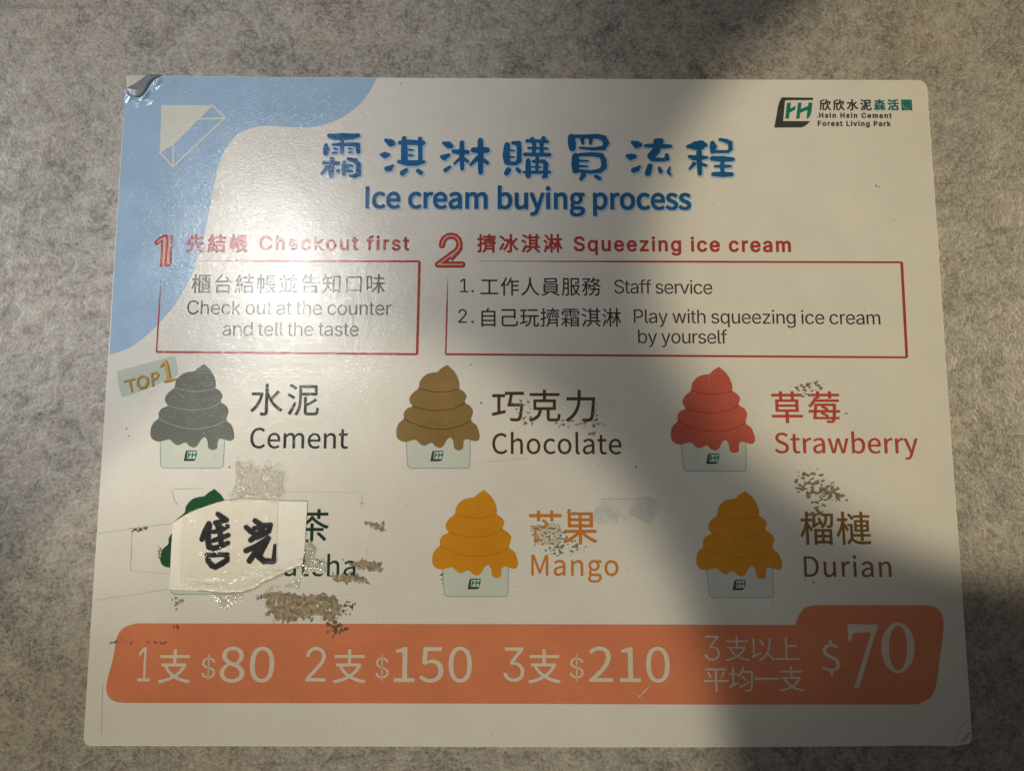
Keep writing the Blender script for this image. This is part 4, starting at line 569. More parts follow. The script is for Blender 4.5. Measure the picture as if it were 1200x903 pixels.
def text_mesh(txt, font, x0, b0, x1, b1, em, weight=0.0, squeeze=None, dx=0, dy=0):
    """letters with their ink running from x0 to x1 along the baseline b0..b1"""
    pen = 0.0; items = []
    for ch in txt:
        if ch == ' ': pen += .24 * em; items.append(None); continue
        P, F = glyph_area(font + ch, em, weight)
        items.append((pen, P, F)); pen += GLYPHS[font + ch][0] / EM[font] * em
    lo = min(it[0] + it[1][:, 0].min() for it in items if it)
    hi = max(it[0] + it[1][:, 0].max() for it in items if it)
    n = len(txt)
    first = next(i for i, it in enumerate(items) if it)
    sx, tr = 1.0, 0.0
    if n == 1 or squeeze: sx = (x1 - x0) / (hi - lo)
    else: tr = ((x1 - x0) - (hi - lo)) / (n - 1)
    V = []; FF = []
    for i, it in enumerate(items):
        if not it: continue
        gx = x0 + (it[0] + i * tr + it[1][:, 0] - lo) * sx
        base = b0 + (b1 - b0) * (gx - x0) / (x1 - x0)
        y = base - it[1][:, 1]
        b_ = sum(len(v) for v in V)
        V.append(np.stack([gx + lean(gx) * (y - base) + dx, y + dy], 1))
        FF += [[q + b_ for q in f] for f in it[2]]
    return np.concatenate(V), FF
def text_obj(name, tm, mat, parent, layer):
    return mesh_obj(name, at_np(tm[0], layer * LAY).tolist(), tm[1], mat, parent)
def text(name, txt, font, x0, b0, x1, b1, em, mat, parent, layer=4, weight=0.0, squeeze=None, label=None):
    o = text_obj(name, text_mesh(txt, font, x0, b0, x1, b1, em, weight, squeeze), M[mat], parent, layer)
    if label: o['label'] = label
    return o
def cjk(name, txt, x0, top, x1, bot, mat, parent, layer=4, weight=0.0, label=None, rise=0.0):
    h = bot - top; em = h / .915
    return text(name, txt, 'n', x0, bot - .075 * em, x1, bot - .075 * em + rise, em, mat, parent, layer, weight, None, label)

# ------------------------------------------------------------------ the sign
sign = empty('menu_sign', (0, 0, 0))
tag(sign, 'worn laminated ice cream menu sign lying flat on the grey stone-look table', 'sign')
CORN = [(147, 88.3), (1086.5, 93.5), (1140.5, 874), (96.8, 873.5)]
def arc(c, p, q, r, n=6):
    """rounds corner c between directions p and q"""
    up = (Vector(p) - Vector(c)).normalized(); uq = (Vector(q) - Vector(c)).normalized()
    a = Vector(c) + up * r; b = Vector(c) + uq * r
    return [tuple(a * (1 - t) ** 2 + Vector(c) * 2 * t * (1 - t) + b * t * t) for t in (i / n for i in range(n + 1))]
outline = []
# top left: the film is bent away, so the corner is cut
outline += [(145.9, 106), (150, 101), (163, 93.5), (174, 88.2), (196, 88.4), (330, 90.0), (480, 90.9), (700, 92.0), (880, 92.9)]
outline += arc(CORN[1], (1000, 93.2), (1092, 200), 12)
outline += [(1100.2, 290), (1111.8, 470), (1125.8, 660), (1137.6, 830)]
outline += arc((1139.9, 871.5), (1137.6, 830), (1100, 873.6), 9)
outline += [(1120, 874.2), (1090, 873.4), (900, 875.2), (700, 875.2), (480, 874.4), (300, 874.0)]
outline += arc(CORN[3], (300, 874), (98.5, 850), 11)
outline += [(106.6, 720), (120.0, 520), (133.6, 300), (142.3, 165)]
def slab(name, loop, ztop, th, bev, mat, parent):
    n = len(loop); c = (sum(p[0] for p in loop) / n, sum(p[1] for p in loop) / n)
    def inset(d):
        out = []
        for i in range(n):
            a, b, e = Vector(loop[i - 1]), Vector(loop[i]), Vector(loop[(i + 1) % n])
            t = (e - a).normalized(); nr = Vector((-t.y, t.x))
            out.append(tuple(b + nr * d))
        return out
    V = []; F = []
    rings = [(ztop - th, 0), (ztop - bev, 0), (ztop - bev * .3, .35), (ztop, 1.0)]
    for z, d in rings:
        V += at_np(inset(d), z).tolist()
    for r in range(len(rings) - 1):
        for j in range(n):
            a = r * n + j; b = r * n + (j + 1) % n
            F.append((a, a + n, b + n, b))
    vs, tr_ = tess([inset(1.0)])
    top = (len(rings) - 1) * n
    F += [tuple(i + top for i in t) for t in tr_]
    F += [tuple(reversed(t)) for t in tr_]
    return mesh_obj(name, V, F, mat, parent)
slab('laminated_card', outline, 0.0, THICK, .0003, M['paper'], sign)
back = [(147.0, 87.5), (152.5, 87.0), (172.5, 87.2), (186, 90), (160, 104), (149, 104), (147.2, 100)]
o = slab('backing_corner', back, -.0006, .0006, .0001, M['backing'], sign)
o['label'] = 'bare corner of the card under the peeled film'
# the film of the corner, curled up and over
def curl(name, loop, hmax, mat, parent, step=.35, z0=.0002, dirn=(.7, -.7)):
    xs = [p[0] for p in loop]; ys = [p[1] for p in loop]
    X, Y = np.meshgrid(np.arange(min(xs) - 1, max(xs) + 1, step), np.arange(min(ys) - 1, max(ys) + 1, step))
    D = poly_dist(X, Y, loop)
    m = max(D.max(), .01)
    return field_sheet(name, X, Y, D, mat, 0, parent, height=z0 + hmax * np.sqrt(np.clip(D / m, 0, 1)))
cl = [(148.5, 104), (155, 100), (161.5, 96), (168, 91.5), (173.5, 87.6), (181, 87.4), (190, 88.0), (183.5, 91.5), (178.5, 95.5), (175, 100), (172, 106), (168, 111.5), (163.5, 114), (158.5, 114), (153.5, 111.5), (150.5, 107.5)]
o = curl('curled_corner', smooth_loop(cl, 3), .0007, M['corner_curl'], sign)
o['label'] = 'corner of the film curled up and folded over'
# bent ridges of film round the corners catch the light
def ridge(pts, w, h, mat, name='film_crease'):
    n = len(pts); V = []; F = []
    for side, hh in ((-1, 0), (-.45, .75), (0, 1), (.45, .75), (1, 0)):
        row = []
        for i, p in enumerate(pts):
            a = pts[max(i - 1, 0)]; b = pts[min(i + 1, n - 1)]
            dx, dy = b[0] - a[0], b[1] - a[1]; d = math.hypot(dx, dy) or 1
            e = math.sin(math.pi * (i + .0) / (n - 1)) ** .6 if n > 2 else 1
            row.append((p[0] - dy / d * w * side * e, p[1] + dx / d * w * side * e))
        V += [(*q[:2], 5.5 * LAY + h * hh * math.sin(math.pi * i / (n - 1))) for i, q in enumerate(row)]
    P = at_np([(q[0], q[1]) for q in V], [q[2] for q in V])
    for r in range(4):
        for i in range(n - 1):
            a = r * n + i; F.append((a, a + n, a + n + 1, a + 1))
    return mesh_obj(name, P.tolist(), F, mat, sign, smooth=True)
lift = [(146.2, 107), (150.5, 107.5), (153.5, 111.5), (158.5, 114), (163.5, 114), (168, 111.5), (172, 106), (175, 100), (178.5, 95.5), (183.5, 91.5), (190, 89.4), (214, 90), (196, 104), (182, 119), (164, 131), (144.6, 138)]
X, Y = np.meshgrid(np.arange(143, 216, .5), np.arange(88, 140, .5))
D = poly_dist(X, Y, lift)
dc = -poly_dist(X, Y, smooth_loop(cl, 3))
hh = .00085 * np.clip(1 - dc / 17, 0, 1) ** 2 * (.75 + .5 * np.sin(X * .31 - Y * .12)) * (.85 + .2 * np.sin((X + Y) * .45))
hh = hh * np.clip(D / 3.0, 0, 1)
o = field_sheet('lifted_film', X, Y, D, M['blue_area'], 1.5, sign, height=hh)
o['label'] = 'blue film rising towards the curled corner'
ridge(smooth_loop([(1125.5, 869), (1130.5, 864.5), (1135, 859.5), (1138.3, 856.5)], 3, False), .7, -.00001, M['crease'])
ridge(smooth_loop([(1120, 869), (1124, 860), (1131, 851), (1136.5, 845)], 4, False), 3.6, .0003, M['paper'])
ridge(smooth_loop([(1128, 871.5), (1133, 868), (1137, 862)], 4, False), 1.6, .0002, M['paper'])

# blue area and its cream emblem
blue = [(174.6, 89.2), (196, 89.3), (330, 90.9), (441.5, 91.6)] + smooth_loop([(441.5, 91.6), (433, 107), (420, 123.5), (400, 138), (377, 147), (353, 149.5), (317, 147.7), (297, 149.3), (280, 156.5), (267, 170), (257, 190), (251.5, 213), (247, 237), (241.5, 268), (233.5, 297), (222, 327), (208, 352), (190, 375), (168, 396), (150, 408), (128.3, 415.6)], 4, False)[1:] + \
       [(134.6, 300), (143.3, 165), (146.9, 106.5), (150.5, 102), (163.4, 94.6)]
blue_o = flat('blue_area', [[blue]], M['blue_area'], 1, sign)
def c1(x, y): return (x / 3 + 100, y / 3 + 70)
mark = flat('ribbon_emblem', [[[c1(268, 160), c1(448, 161), c1(395, 210), c1(312, 296), c1(262, 328)]]], M['cream_mark'], 2, blue_o)
X, Y, F = stroke_field([[(445, 161, 3.0), (492, 204, 3.0), (309, 377, 3.2), (262, 326, 3.0), (311, 296, 2.9), (397, 209, 2.7), (446, 163, 2.9)], [(492, 205, 2.9), (396, 210, 2.9)], [(310, 376, 2.9), (310, 297, 2.9)]], .3, 2, (100, 70), 3)
field_sheet('emblem_line', X, Y, F, M['cream_mark'], 3, mark)

# ---- title
TITLE = [((370, 152), 15.05, [[(240,110,40),(330,130,55),(480,125,62),(640,125,55),(745,105,38)],[(465,180,40),(465,260,35),(465,400,32)],[(300,265,20),(420,265,33),(600,262,33),(740,270,42),(750,390,38)],[(180,280,35),(185,350,58),(180,410,48)],[(335,335,24),(385,348,16)],[(300,415,20),(370,408,20)],[(585,335,17),(640,343,12)],[(585,397,18),(640,403,13)],[(285,520,40),(280,640,50),(270,800,46)],[(140,585,30),(280,580,35),(395,595,36)],[(200,670,38),(110,770,26)],[(395,730,36)],[(500,580,33),(500,700,46),(500,790,34)],[(575,515,28),(700,545,42),(755,620,43),(750,780,48),(680,825,33),(600,815,20)],[(540,640,36),(635,648,26)],[(560,722,36),(635,735,22)]]),
 ((440, 155), 15.05, [[(180,140,28),(270,190,65),(310,200,42)],[(100,395,25),(170,405,58),(230,400,30)],[(200,650,48),(250,640,50),(305,590,22)],[(430,185,35),(600,180,48),(840,190,40)],[(505,110,40),(510,300,60),(510,520,60)],[(785,115,35),(790,200,45),(790,330,38),(790,520,38)],[(600,312,24),(660,316,14)],[(600,408,24),(655,411,16)],[(410,520,32),(560,545,50),(720,545,50),(850,525,30)],[(480,720,50),(540,670,35)],[(750,680,35),(800,715,40)]]),
 ((512, 155), 16.42, [[(130,210,30),(220,245,65),(270,270,48)],[(85,470,28),(140,485,58),(225,440,32)],[(165,730,42),(245,670,28)],[(480,200,42),(480,350,50),(480,500,48),(487,700,38)],[(320,370,38),(450,385,52),(590,385,40)],[(440,510,30),(340,600,25)],[(530,520,33),(590,565,30)],[(835,160,50),(840,330,58),(840,560,55),(840,770,45)],[(700,345,50),(850,350,60),(960,345,55)],[(780,500,45),(650,625,28)],[(880,530,40),(965,590,38)]]),
 ((585, 155), 15.05, [[(140,230,52),(125,400,65),(140,520,58)],[(240,190,30),(340,200,46),(355,320,43),(350,500,46),(300,550,36),(150,550,33)],[(190,322,20),(260,327,15)],[(190,440,20),(260,440,15)],[(130,720,45),(160,670,50)],[(315,650,30),(355,690,35)],[(580,120,36),(620,230,36),(610,390,36)],[(780,110,40),(745,220,36),(750,390,36)],[(490,155,32),(840,165,32)],[(515,278,22),(840,292,22)],[(450,392,32),(880,400,35)],[(670,400,33),(670,520,33)],[(510,510,45),(510,760,50)],[(600,515,28),(780,515,34),(820,560,43),(815,770,42),(780,790,28)],[(665,520,30),(665,700,30)],[(570,612,14),(740,617,14)],[(430,705,20),(600,708,30),(890,705,25)]]),
 ((660, 152), 13.9, [[(135,130,58),(140,220,64),(150,300,54)],[(190,110,28),(350,115,33),(560,110,40),(660,140,46),(700,220,48),(660,300,38),(480,317,26),(270,298,19)],[(310,165,36),(318,218,26)],[(450,160,36),(442,222,26)],[(200,440,58),(195,560,63),(200,660,54)],[(260,410,28),(450,402,33),(620,420,38),(660,500,46),(665,610,46),(600,670,38),(450,692,28),(250,672,28)],[(250,510,22),(400,510,15)],[(250,597,22),(390,601,15)],[(330,740,43),(290,800,32)],[(530,760,30),(590,795,32)]]),
 ((730, 155), 15.05, [[(170,180,32),(240,220,65),(300,225,42)],[(75,420,30),(140,435,58),(200,430,40)],[(190,670,48),(250,650,45),(295,605,22)],[(585,165,52),(660,165,56),(620,250,66)],[(400,240,30),(520,240,38),(720,250,42),(840,250,28)],[(590,320,70),(500,420,68),(520,480,38),(700,487,33),(785,470,36),(770,405,33)],[(475,600,48),(440,720,55)],[(640,630,25),(665,690,38)],[(825,620,16),(800,700,28),(840,755,18)]]),
 ((800, 155), 15.05, [[(90,255,28),(220,240,75),(320,230,85),(400,230,38)],[(290,350,48),(290,520,48),(305,730,38)],[(120,430,28),(200,455,48),(350,450,38),(430,450,25)],[(200,560,38),(125,645,18)],[(340,570,33),(410,590,25)],[(525,190,38),(540,260,62),(530,340,43)],[(660,130,26),(760,155,36),(840,190,38),(845,300,36),(800,345,28),(560,345,26)],[(520,465,40),(700,475,54),(880,480,36)],[(700,480,36),(700,740,36)],[(570,600,20),(700,605,34),(840,600,24)],[(540,740,36),(700,745,50),(860,745,38)]])]
for i, (org, s, st) in enumerate(TITLE):
    # one character of the title each, over its pale halo
    X, Y, F = stroke_field(st, .35, 3, org, s)
    ch = field_sheet('title_character', X, Y, F, M['title'], 4, sign)
    X, Y, F = stroke_field(st, .6, 4, (org[0] + .9, org[1] + .9), s, 1.3)
    field_sheet('pale_halo', X, Y, F, M['title_shadow'], 2, ch)
en = text('subtitle_lettering', 'Ice cream buying process', 'n', 428, 243.6, 810, 245.3, 33.0, 'title', sign, 4, .028)
text_obj('pale_halo', text_mesh('Ice cream buying process', 'n', 428, 243.6, 810, 245.3, 33.0, .055, None, 1.1, 1.4), M['title_shadow'], en, 2)

# ---- company logo
def lg(x, y): return (x / 6.667 + 900, y / 6.667 + 105)
BR = [(50,298),(66,210),(80,130),(92,90),(110,62),(354,65),(350,83),(150,84),(133,88),(118,247),(329,248),(318,262),(300,277),(280,290),(262,296)]
HH = [[(150,104),(179,104),(173,148),(216,130),(213,158),(169,182),(163,228),(136,228)], [(236,104),(262,104),(256,152),(313,130),(318,104),(347,104),(340,170),(330,205),(318,222),(302,229),(309,160),(252,184),(246,228),(221,228)]]
logo = flat('company_logo', [[[lg(*p) for p in BR]]], M['emblem_dark'], 3, sign)
flat('logo_letters', [[[lg(*p) for p in h]] for h in HH], M['teal'], 3, logo)
cjk('logo_lettering', '欣欣水泥', 960.6, 116.8, 1021.6, 129.3, 'emblem_dark', logo, weight=.022)
cjk('logo_lettering', '森活園', 1024.4, 116.8, 1069.0, 129.3, 'teal', logo, weight=.028)
text('logo_lettering', 'Hsin Hsin Cement', 'i', 960.2, 138, 1045, 138.4, 7.6, 'emblem_dark', logo, 4, .035)
text('logo_lettering', 'Forest Living Park', 'i', 958.6, 147.6, 1044, 148, 7.8, 'emblem_dark', logo, 4, .035)
def emblem(parent, cx, cy, w):
    s = w / 300.0
    q = lambda x, y: (cx + (x - 200) * s, cy + (y - 180) * s)
    e = flat('cup_emblem', [[[q(*p) for p in BR]]], M['emblem_dark'], 4, parent)
    return e

# ---- section numerals
def c7(p, r): return (p[0], p[1], r)
one = [[(118,238,8),(165,196,8),(215,165,8),(250,160,8),(262,178,8),(258,300,8),(240,490,8)], [(118,238,8),(135,262,8),(165,245,8),(198,222,8),(196,300,8),(188,515,8)], [(313,158,9),(308,300,9),(298,480,9),(280,512,9),(255,515,8),(240,495,8)]]
X, Y, F = stroke_field([[(x, y, 11) for x, y, _ in s] for s in one], .25, 2, (170, 260), 10)
num = field_sheet('section_numeral', X, Y, F, M['red'], 4, sign); num['label'] = 'red outlined numeral one'
X, Y, F = stroke_field([[(140,238,13),(225,195,16)], [(228,200,14),(225,300,14),(214,505,13)], [(287,170,12),(283,300,12),(265,500,14)]], .3, 2, (170, 260), 10)
field_sheet('inner_line', X, Y, F, M['pink'], 3, num)
path2 = [(215,270),(222,225),(250,175),(300,143),(350,135),(405,150),(445,190),(462,245),(452,300),(425,345),(160,540),(500,540)]
X, Y, F = stroke_field([[(x, y, 44) for x, y in path2]], .25, 2, (500, 265), 12)
X, Y, G = stroke_field([[(x, y, 44) for x, y in path2], [(470,320,1),(360,465,1)]], .25, 2, (500, 265), 12)
X, Y, F = stroke_field([[(x, y, 44) for x, y in path2], [(485,300,24),(468,345,20),(362,468,18)]], .25, 2, (500, 265), 12)
num = field_sheet('section_numeral', X, Y, F, M['red'], 3, sign); num['label'] = 'red outlined numeral two'
X, Y, F = stroke_field([[(x, y, 12) for x, y in path2], [(465,285,12),(440,335,11),(345,440,9)]], .25, 2, (500, 265), 12)
field_sheet('inner_line', X, Y, F, M['pink'], 4, num)

# ---- section headings and boxes
cjk('heading_lettering', '先結帳', 218, 274.8, 290, 295.4, 'red', sign, weight=.022)
text('heading_lettering', 'Checkout first', 'i', 304, 292.6, 479.5, 293.2, 22.0, 'red', sign, 4, .026)
cjk('heading_lettering', '擠冰淇淋', 559, 274.6, 659, 295.6, 'red', sign, weight=.020)
text('heading_lettering', 'Squeezing ice cream', 'i', 672.5, 293.8, 927, 295.0, 22.3, 'red', sign, 4, .026)
def taper(a, b, w0, w1, n=10):
    return ribbon([(a[0] + (b[0] - a[0]) * i / n, a[1] + (b[1] - a[1]) * i / n) for i in range(n + 1)], [w0 + (w1 - w0) * min(1, i / n * 2.5) for i in range(n + 1)])
def frame(name, tl, tr_, br_, bl, top_start, left_start, label):
    sh = [[taper(top_start, tr_, .25, 2.2)], [ribbon([tr_, br_], 2.8)], [ribbon([bl, br_], 2.3)], [taper(left_start, bl, .2, 1.7)]]
    # joints share corners, so each bar sits on its own layer
    o = flat(name, [sh[0]], M['red'], 3, sign); o['label'] = label
    for s, ly in ((sh[1], 4), (sh[2], 3.5), (sh[3], 3)): flat('frame_side', [s], M['red'], ly, o)
    return o
frame('text_frame', (189, 305), (491.5, 306.2), (488.8, 415), (183.3, 412.2), (232, 305.7), (188.8, 327), 'red frame round the first step')
frame('text_frame', (524, 306), (1056.8, 307.3), (1062.8, 418.6), (522.3, 415), (560, 306), (524.6, 326), 'red frame round the second step')
cjk('step_lettering', '櫃台結帳並告知口味', 224, 321.2, 451, 343.6, 'black', sign, weight=.000)
text('step_lettering', 'Check out at the counter', 'i', 219, 368.2, 458.5, 369.2, 22.4, 'black', sign, 4, -.005)
text('step_lettering', 'and tell the taste', 'i', 260.6, 393.3, 420.3, 393.8, 22.4, 'black', sign, 4, -.005)
text('step_lettering', '1.', 'i', 539, 342.4, 555, 342.5, 22, 'black', sign, 4, -.005)
cjk('step_lettering', '工作人員服務', 563, 325.0, 704, 346.3, 'black', sign, weight=.002)
text('step_lettering', 'Staff service', 'i', 720, 343.7, 835, 344.6, 22, 'black', sign, 4, -.005)
text('step_lettering', '2.', 'i', 537, 378.2, 555, 378.3, 22, 'black', sign, 4, -.005)
cjk('step_lettering', '自己玩擠霜淇淋', 564, 360.8, 728, 382.6, 'black', sign, weight=.002)
text('step_lettering', 'Play with squeezing ice cream', 'i', 743, 378.3, 1031.8, 380.2, 22, 'black', sign, 4, -.005)
text('step_lettering', 'by yourself', 'i', 748, 402, 852.3, 402.6, 22, 'black', sign, 4, -.005)

# ---- badge
bd = flat('top_badge', [[smooth_loop([(140, 434), (170, 426), (200, 417.5), (205.5, 420), (208.5, 437), (205, 441), (175, 454), (147, 464.5), (141.5, 461), (137.5, 440)], 3)]], M['badge'], 1, sign)
bd['label'] = 'pale green badge with gold lettering'
TOPS = [[(228,400,13),(322,378,17),(412,355,13)], [(325,385,22),(365,565,20)], [(555,300,20),(630,340,22),(648,420,22),(600,500,22),(520,510,22),(465,450,22),(475,350,20),(555,300,20)],
        [(712,265,20),(735,465,22)], [(705,265,14),(800,240,18),(832,285,18),(800,345,18),(725,375,15)], [(880,128,22),(955,45,30),(975,120,38),(1020,350,38)], [(945,400,20),(1040,372,28),(1140,355,18)]]
X, Y, F = stroke_field(TOPS, .25, 2, (130.6, 420.6), 15, .15)
e = field_sheet('badge_lettering', X, Y, F, M['gold_edge'], 2, bd)
X, Y, F = stroke_field([[(x, y, r * .72) for x, y, r in s] for s in TOPS], .25, 2, (129.9, 419.9), 15)
field_sheet('badge_lettering', X, Y, F, M['gold'], 3, bd)

# ---- flavour pictures
SW = [(597,97),(640,135),(665,175),(680,230),(678,265),(706,285),(727,320),(713,362),(750,390),(768,430),(752,490),(788,525),(806,580),(805,620),(782,637),(745,630),(708,622),(692,645),(686,688),(655,701),(626,686),(620,640),(604,612),(580,622),(560,652),(543,676),(518,683),(490,670),(468,648),(440,657),(410,668),(380,652),(355,628),(320,633),(278,642),(240,630),(220,600),(222,550),(240,510),(275,478),(277,440),(300,408),(340,390),(325,365),(322,335),(345,298),(388,262),(400,215),(440,170),(490,152),(525,148),(550,125)]
SEAM = [[(390,264),(470,283),(560,290),(678,270)], [(340,390),(450,415),(560,418),(650,400),(712,365)], [(277,478),(350,515),(450,545),(560,552),(670,530),(750,492)]]
CUP = [(286,600),(289,790),(292,812),(310,828),(705,829),(724,820),(731,795),(742,600)]
def picture(tipx, tipy, w, colour, line, label):
    s = w / 587.0; k_ = lean(tipx) - lean(225); cy = tipy + (465 - 97) * s
    cx0 = tipx - (597 - 510) * s - k_ * (tipy - cy)
    def q(p):
        y = tipy + (p[1] - 97) * s
        return (cx0 + (p[0] - 510) * s + k_ * (y - cy), y)
    cupo = flat('ice_cream_picture', [[[q(p) for p in CUP]]], M['cup'], 1, sign); cupo['label'] = label
    ol = CUP[:2] + smooth_loop(CUP[1:4], 4, False)[1:] + smooth_loop(CUP[4:7], 4, False) + CUP[7:]
    flat('cup_outline', [[ribbon([q(p) for p in ol], .85)]], M['cup_line'], 2, cupo)
    lp = smooth_loop(SW[1:] + [], 4, False)
    swl = [q(SW[0])] + [q(p) for p in lp]
    flat('swirl', [[swl]], M[colour], 3, cupo)
    flat('swirl_seam', [[ribbon([q(p) for p in smooth_loop(sm, 5, False)], .75 if line != 'grey_line' else .6)] for sm in SEAM], M[line], 4, cupo)
    e = emblem(cupo, *q((500, 742)), 15.5)
    s2 = 15.5 / 300.0; cx, cy = q((500, 742))
    flat('emblem_letters', [[[(cx + (x - 200) * s2, cy + (y - 180) * s2) for x, y in h]] for h in HH], M['teal'], 4.5, cupo)
    return cupo
picture(239.2, 426.4, 97.8, 'grey', 'grey_line', 'cement flavour picture, slate grey swirl in a cup')
picture(523.8, 427.4, 97.2, 'brown', 'brown_line', 'chocolate flavour picture, brown swirl in a cup')
picture(842.5, 429.6, 98.0, 'strawberry', 'straw_line', 'strawberry flavour picture, red swirl in a cup')
picture(251.4, 572.6, 99.0, 'green', 'green_text', 'matcha flavour picture, green swirl mostly hidden by the slip')
picture(567.2, 574.0, 100.0, 'mango', 'mango_line', 'mango flavour picture, yellow swirl in a cup, left of the durian one')
picture(873.2, 575.0, 100.0, 'mango', 'mango_line', 'durian flavour picture, yellow swirl in a cup, on the shaded right')
def flavour(zh, en_, zx0, zt, zx1, zb, ex0, eb, ex1, em, mat):
    cjk('flavour_name', zh, zx0, zt, zx1, zb, mat, sign, weight=.006)
    text('flavour_name', en_, 'n', ex0, eb, ex1, eb + .4, em, mat, sign, 4, .004)
flavour('水泥', 'Cement', 293, 449.4, 373.6, 486.4, 292.8, 524.8, 407.6, 32.0, 'black')
flavour('巧克力', 'Chocolate', 576.4, 456.8, 697.6, 493.6, 576.8, 531.4, 728.4, 32.0, 'brown_text')
flavour('草莓', 'Strawberry', 905, 458.4, 985, 495.2, 908.6, 530.5, 1076.2, 32.0, 'straw_text')
flavour('抹茶', 'Matcha', 306, 596.4, 385, 634.8, 307, 674.3, 416.4, 32.4, 'green_text')
flavour('芒果', 'Mango', 620, 598.4, 700, 637.2, 622.6, 673.9, 724.9, 32.4, 'mango_text')
flavour('榴槤', 'Durian', 938.6, 599.2, 1021, 637.6, 942.6, 675.2, 1045, 32.4, 'durian_text')

# ---- price band
bp = smooth_loop([(161.7, 730), (147, 734), (137.5, 745), (132.7, 770), (125, 800), (126, 813), (133, 820.7), (147, 823)], 4, False) + [(490, 823.6), (840, 825), (1070, 824.8)] + \
     smooth_loop([(1075, 824.5), (1090, 816.7), (1096.9, 802), (1101, 773), (1105, 742), (1105.3, 724), (1099, 712.5), (1086, 708.6)], 4, False) + \
     smooth_loop([(956, 708.6), (943, 711.7), (935.5, 721.7), (932, 731.8)], 4, False)
band = flat('price_band', [[bp]], M['band'], 2, sign); band['label'] = 'orange band with the prices'
def price(txt, font, x0, top, x1, base, cap=.727, weight=.0, name='price_lettering', squeeze=True):
    return text(name, txt, font, x0, base, x1, base + .2, (base - top) / cap, 'cream', band, 4, weight, squeeze)
for n, nx0, nx1, zx0, zx1, dx0, dx1, amt, ax0, ax1 in (('1', 161, 175.5, 185, 223, 235.8, 252, '80', 257, 321), ('2', 357.8, 381.6, 390, 428.6, 440, 455.3, '150', 461.5, 553), ('3', 590, 614.5, 619, 657, 668, 684, '210', 690.4, 785.3)):
    price(n, 'i', nx0, 757.4, nx1, 797.9, weight=-.004)
    cjk('price_lettering', '支', zx0, 760.4, zx1, 799.6, 'cream', band, weight=.006)
    price('$', 'i', dx0, 769.6, dx1, 793.8, weight=-.008)
    price(amt, 'n', ax0, 757.6, ax1, 798.2, .733, .002, squeeze=True)
price('3', 'i', 826, 743.6, 843.8, 773.4, weight=-.012)
cjk('price_lettering', '支以上', 849.6, 744.8, 937, 774, 'cream', band, weight=-.004)
cjk('price_lettering', '平均一支', 825.2, 780.2, 942.8, 809.6, 'cream', band, weight=.0)
price('$', 'n', 963.3, 753.2, 985.2, 785.5, .733, .0)
def c70(x, y): return (x / 7.5 + 950, y / 7.5 + 710)
def ell(cx, cy, rx, ry, n=40): return [c70(cx + rx * math.cos(2 * math.pi * i / n), cy + ry * math.sin(2 * math.pi * i / n)) for i in range(n)]
flat('price_lettering', [[[c70(*p) for p in [(322,156),(588,158),(582,200),(560,270),(425,712),(380,716),(532,226),(385,232),(370,245),(352,305),(328,305)]]], [ell(766, 363, 147, 223), ell(766, 363, 80, 196)[::-1]]], M['cream'], 4, band)

# ------------------------------------------------------------------ wear: glue residue and grime
def noise_field(X, Y, sc, seed, octs=4):
    F = np.zeros(X.shape)
    it = np.nditer(X, flags=['multi_index'])
    fl = F.ravel(); xs = X.ravel(); ys = Y.ravel()
    for i in range(len(fl)):
        fl[i] = noise.fractal((xs[i] * sc, ys[i] * sc, seed * 7.3), 1.0, 2.0, octs)
    return fl.reshape(X.shape)
def patch(name, loop, mat, thr, sc=.22, soft=3.0, step=.5, h=.00011, seed=1, label=None, aniso=1.0, parent=sign, lay=6):
    xs = [p[0] for p in loop]; ys = [p[1] for p in loop]
    X, Y = np.meshgrid(np.arange(min(xs) - 2, max(xs) + 2, step), np.arange(min(ys) - 2, max(ys) + 2, step))
    D = poly_dist(X, Y, loop)
    nf = noise_field(X, Y * aniso, sc, seed)
    F = nf + np.clip(D / soft, -1.5, 1.0) * .6 - thr
    H = h * (.25 + np.clip(F, 0, 1.0) * .8 + .6 * np.abs(noise_field(X, Y, sc * 2.2, seed + 5, 2)))
    o = field_sheet(name, X, Y, F, M[mat], lay, parent, height=H)
    if o and label: o['label'] = label
    return o
patch('glue_residue', [(312, 697), (330, 694), (352, 697), (384, 697), (398, 703), (399, 719), (388, 727), (374, 724), (350, 724), (338, 731), (322, 728), (314, 718)], 'residue', .10, .20, 4, seed=2, h=.00016, label='large brown patch of old tape glue')
patch('glue_residue', [(381, 727), (392, 724), (414, 733), (414, 742), (400, 744), (389, 750), (382, 738)], 'residue_dark', .50, .22, 5, seed=4, label='dark glue specks on the orange band')
patch('glue_residue', [(399, 704), (420, 700), (418, 716), (405, 726), (396, 722)], 'residue_dark', .78, .35, 5, seed=9)
patch('glue_residue', [(424, 610), (440, 612), (452, 612), (453, 619), (447, 623), (434, 617)], 'residue', .22, .25, 3, seed=5, label='short streak of brown glue')
patch('glue_residue', [(403, 656), (415, 658), (425, 655), (436, 658), (449, 658), (448, 670), (436, 671), (420, 666), (406, 660)], 'residue', .18, .25, 3, seed=6)
patch('glue_residue', [(386, 674), (400, 672), (418, 672), (426, 676), (432, 684), (420, 683), (410, 683), (392, 682)], 'residue', .16, .25, 3, seed=7)
patch('glue_residue', [(358, 640), (364, 634), (370, 643), (368, 655), (382, 658), (382, 671), (366, 669), (358, 662)], 'residue_film', .10, .2, 3, seed=8, h=.00012)
patch('glue_residue', [(312, 697), (320, 694), (322, 702), (313, 704), (300, 700)], 'residue', .1, .3, 3, seed=11)
patch('glue_residue', [(201, 700), (212, 699), (215, 706), (206, 714)], 'residue', .30, .3, 3, seed=12)
patch('glue_residue', [(298, 695), (310, 697), (309, 703), (300, 702)], 'residue_dark', .55, .4, 3, seed=13)
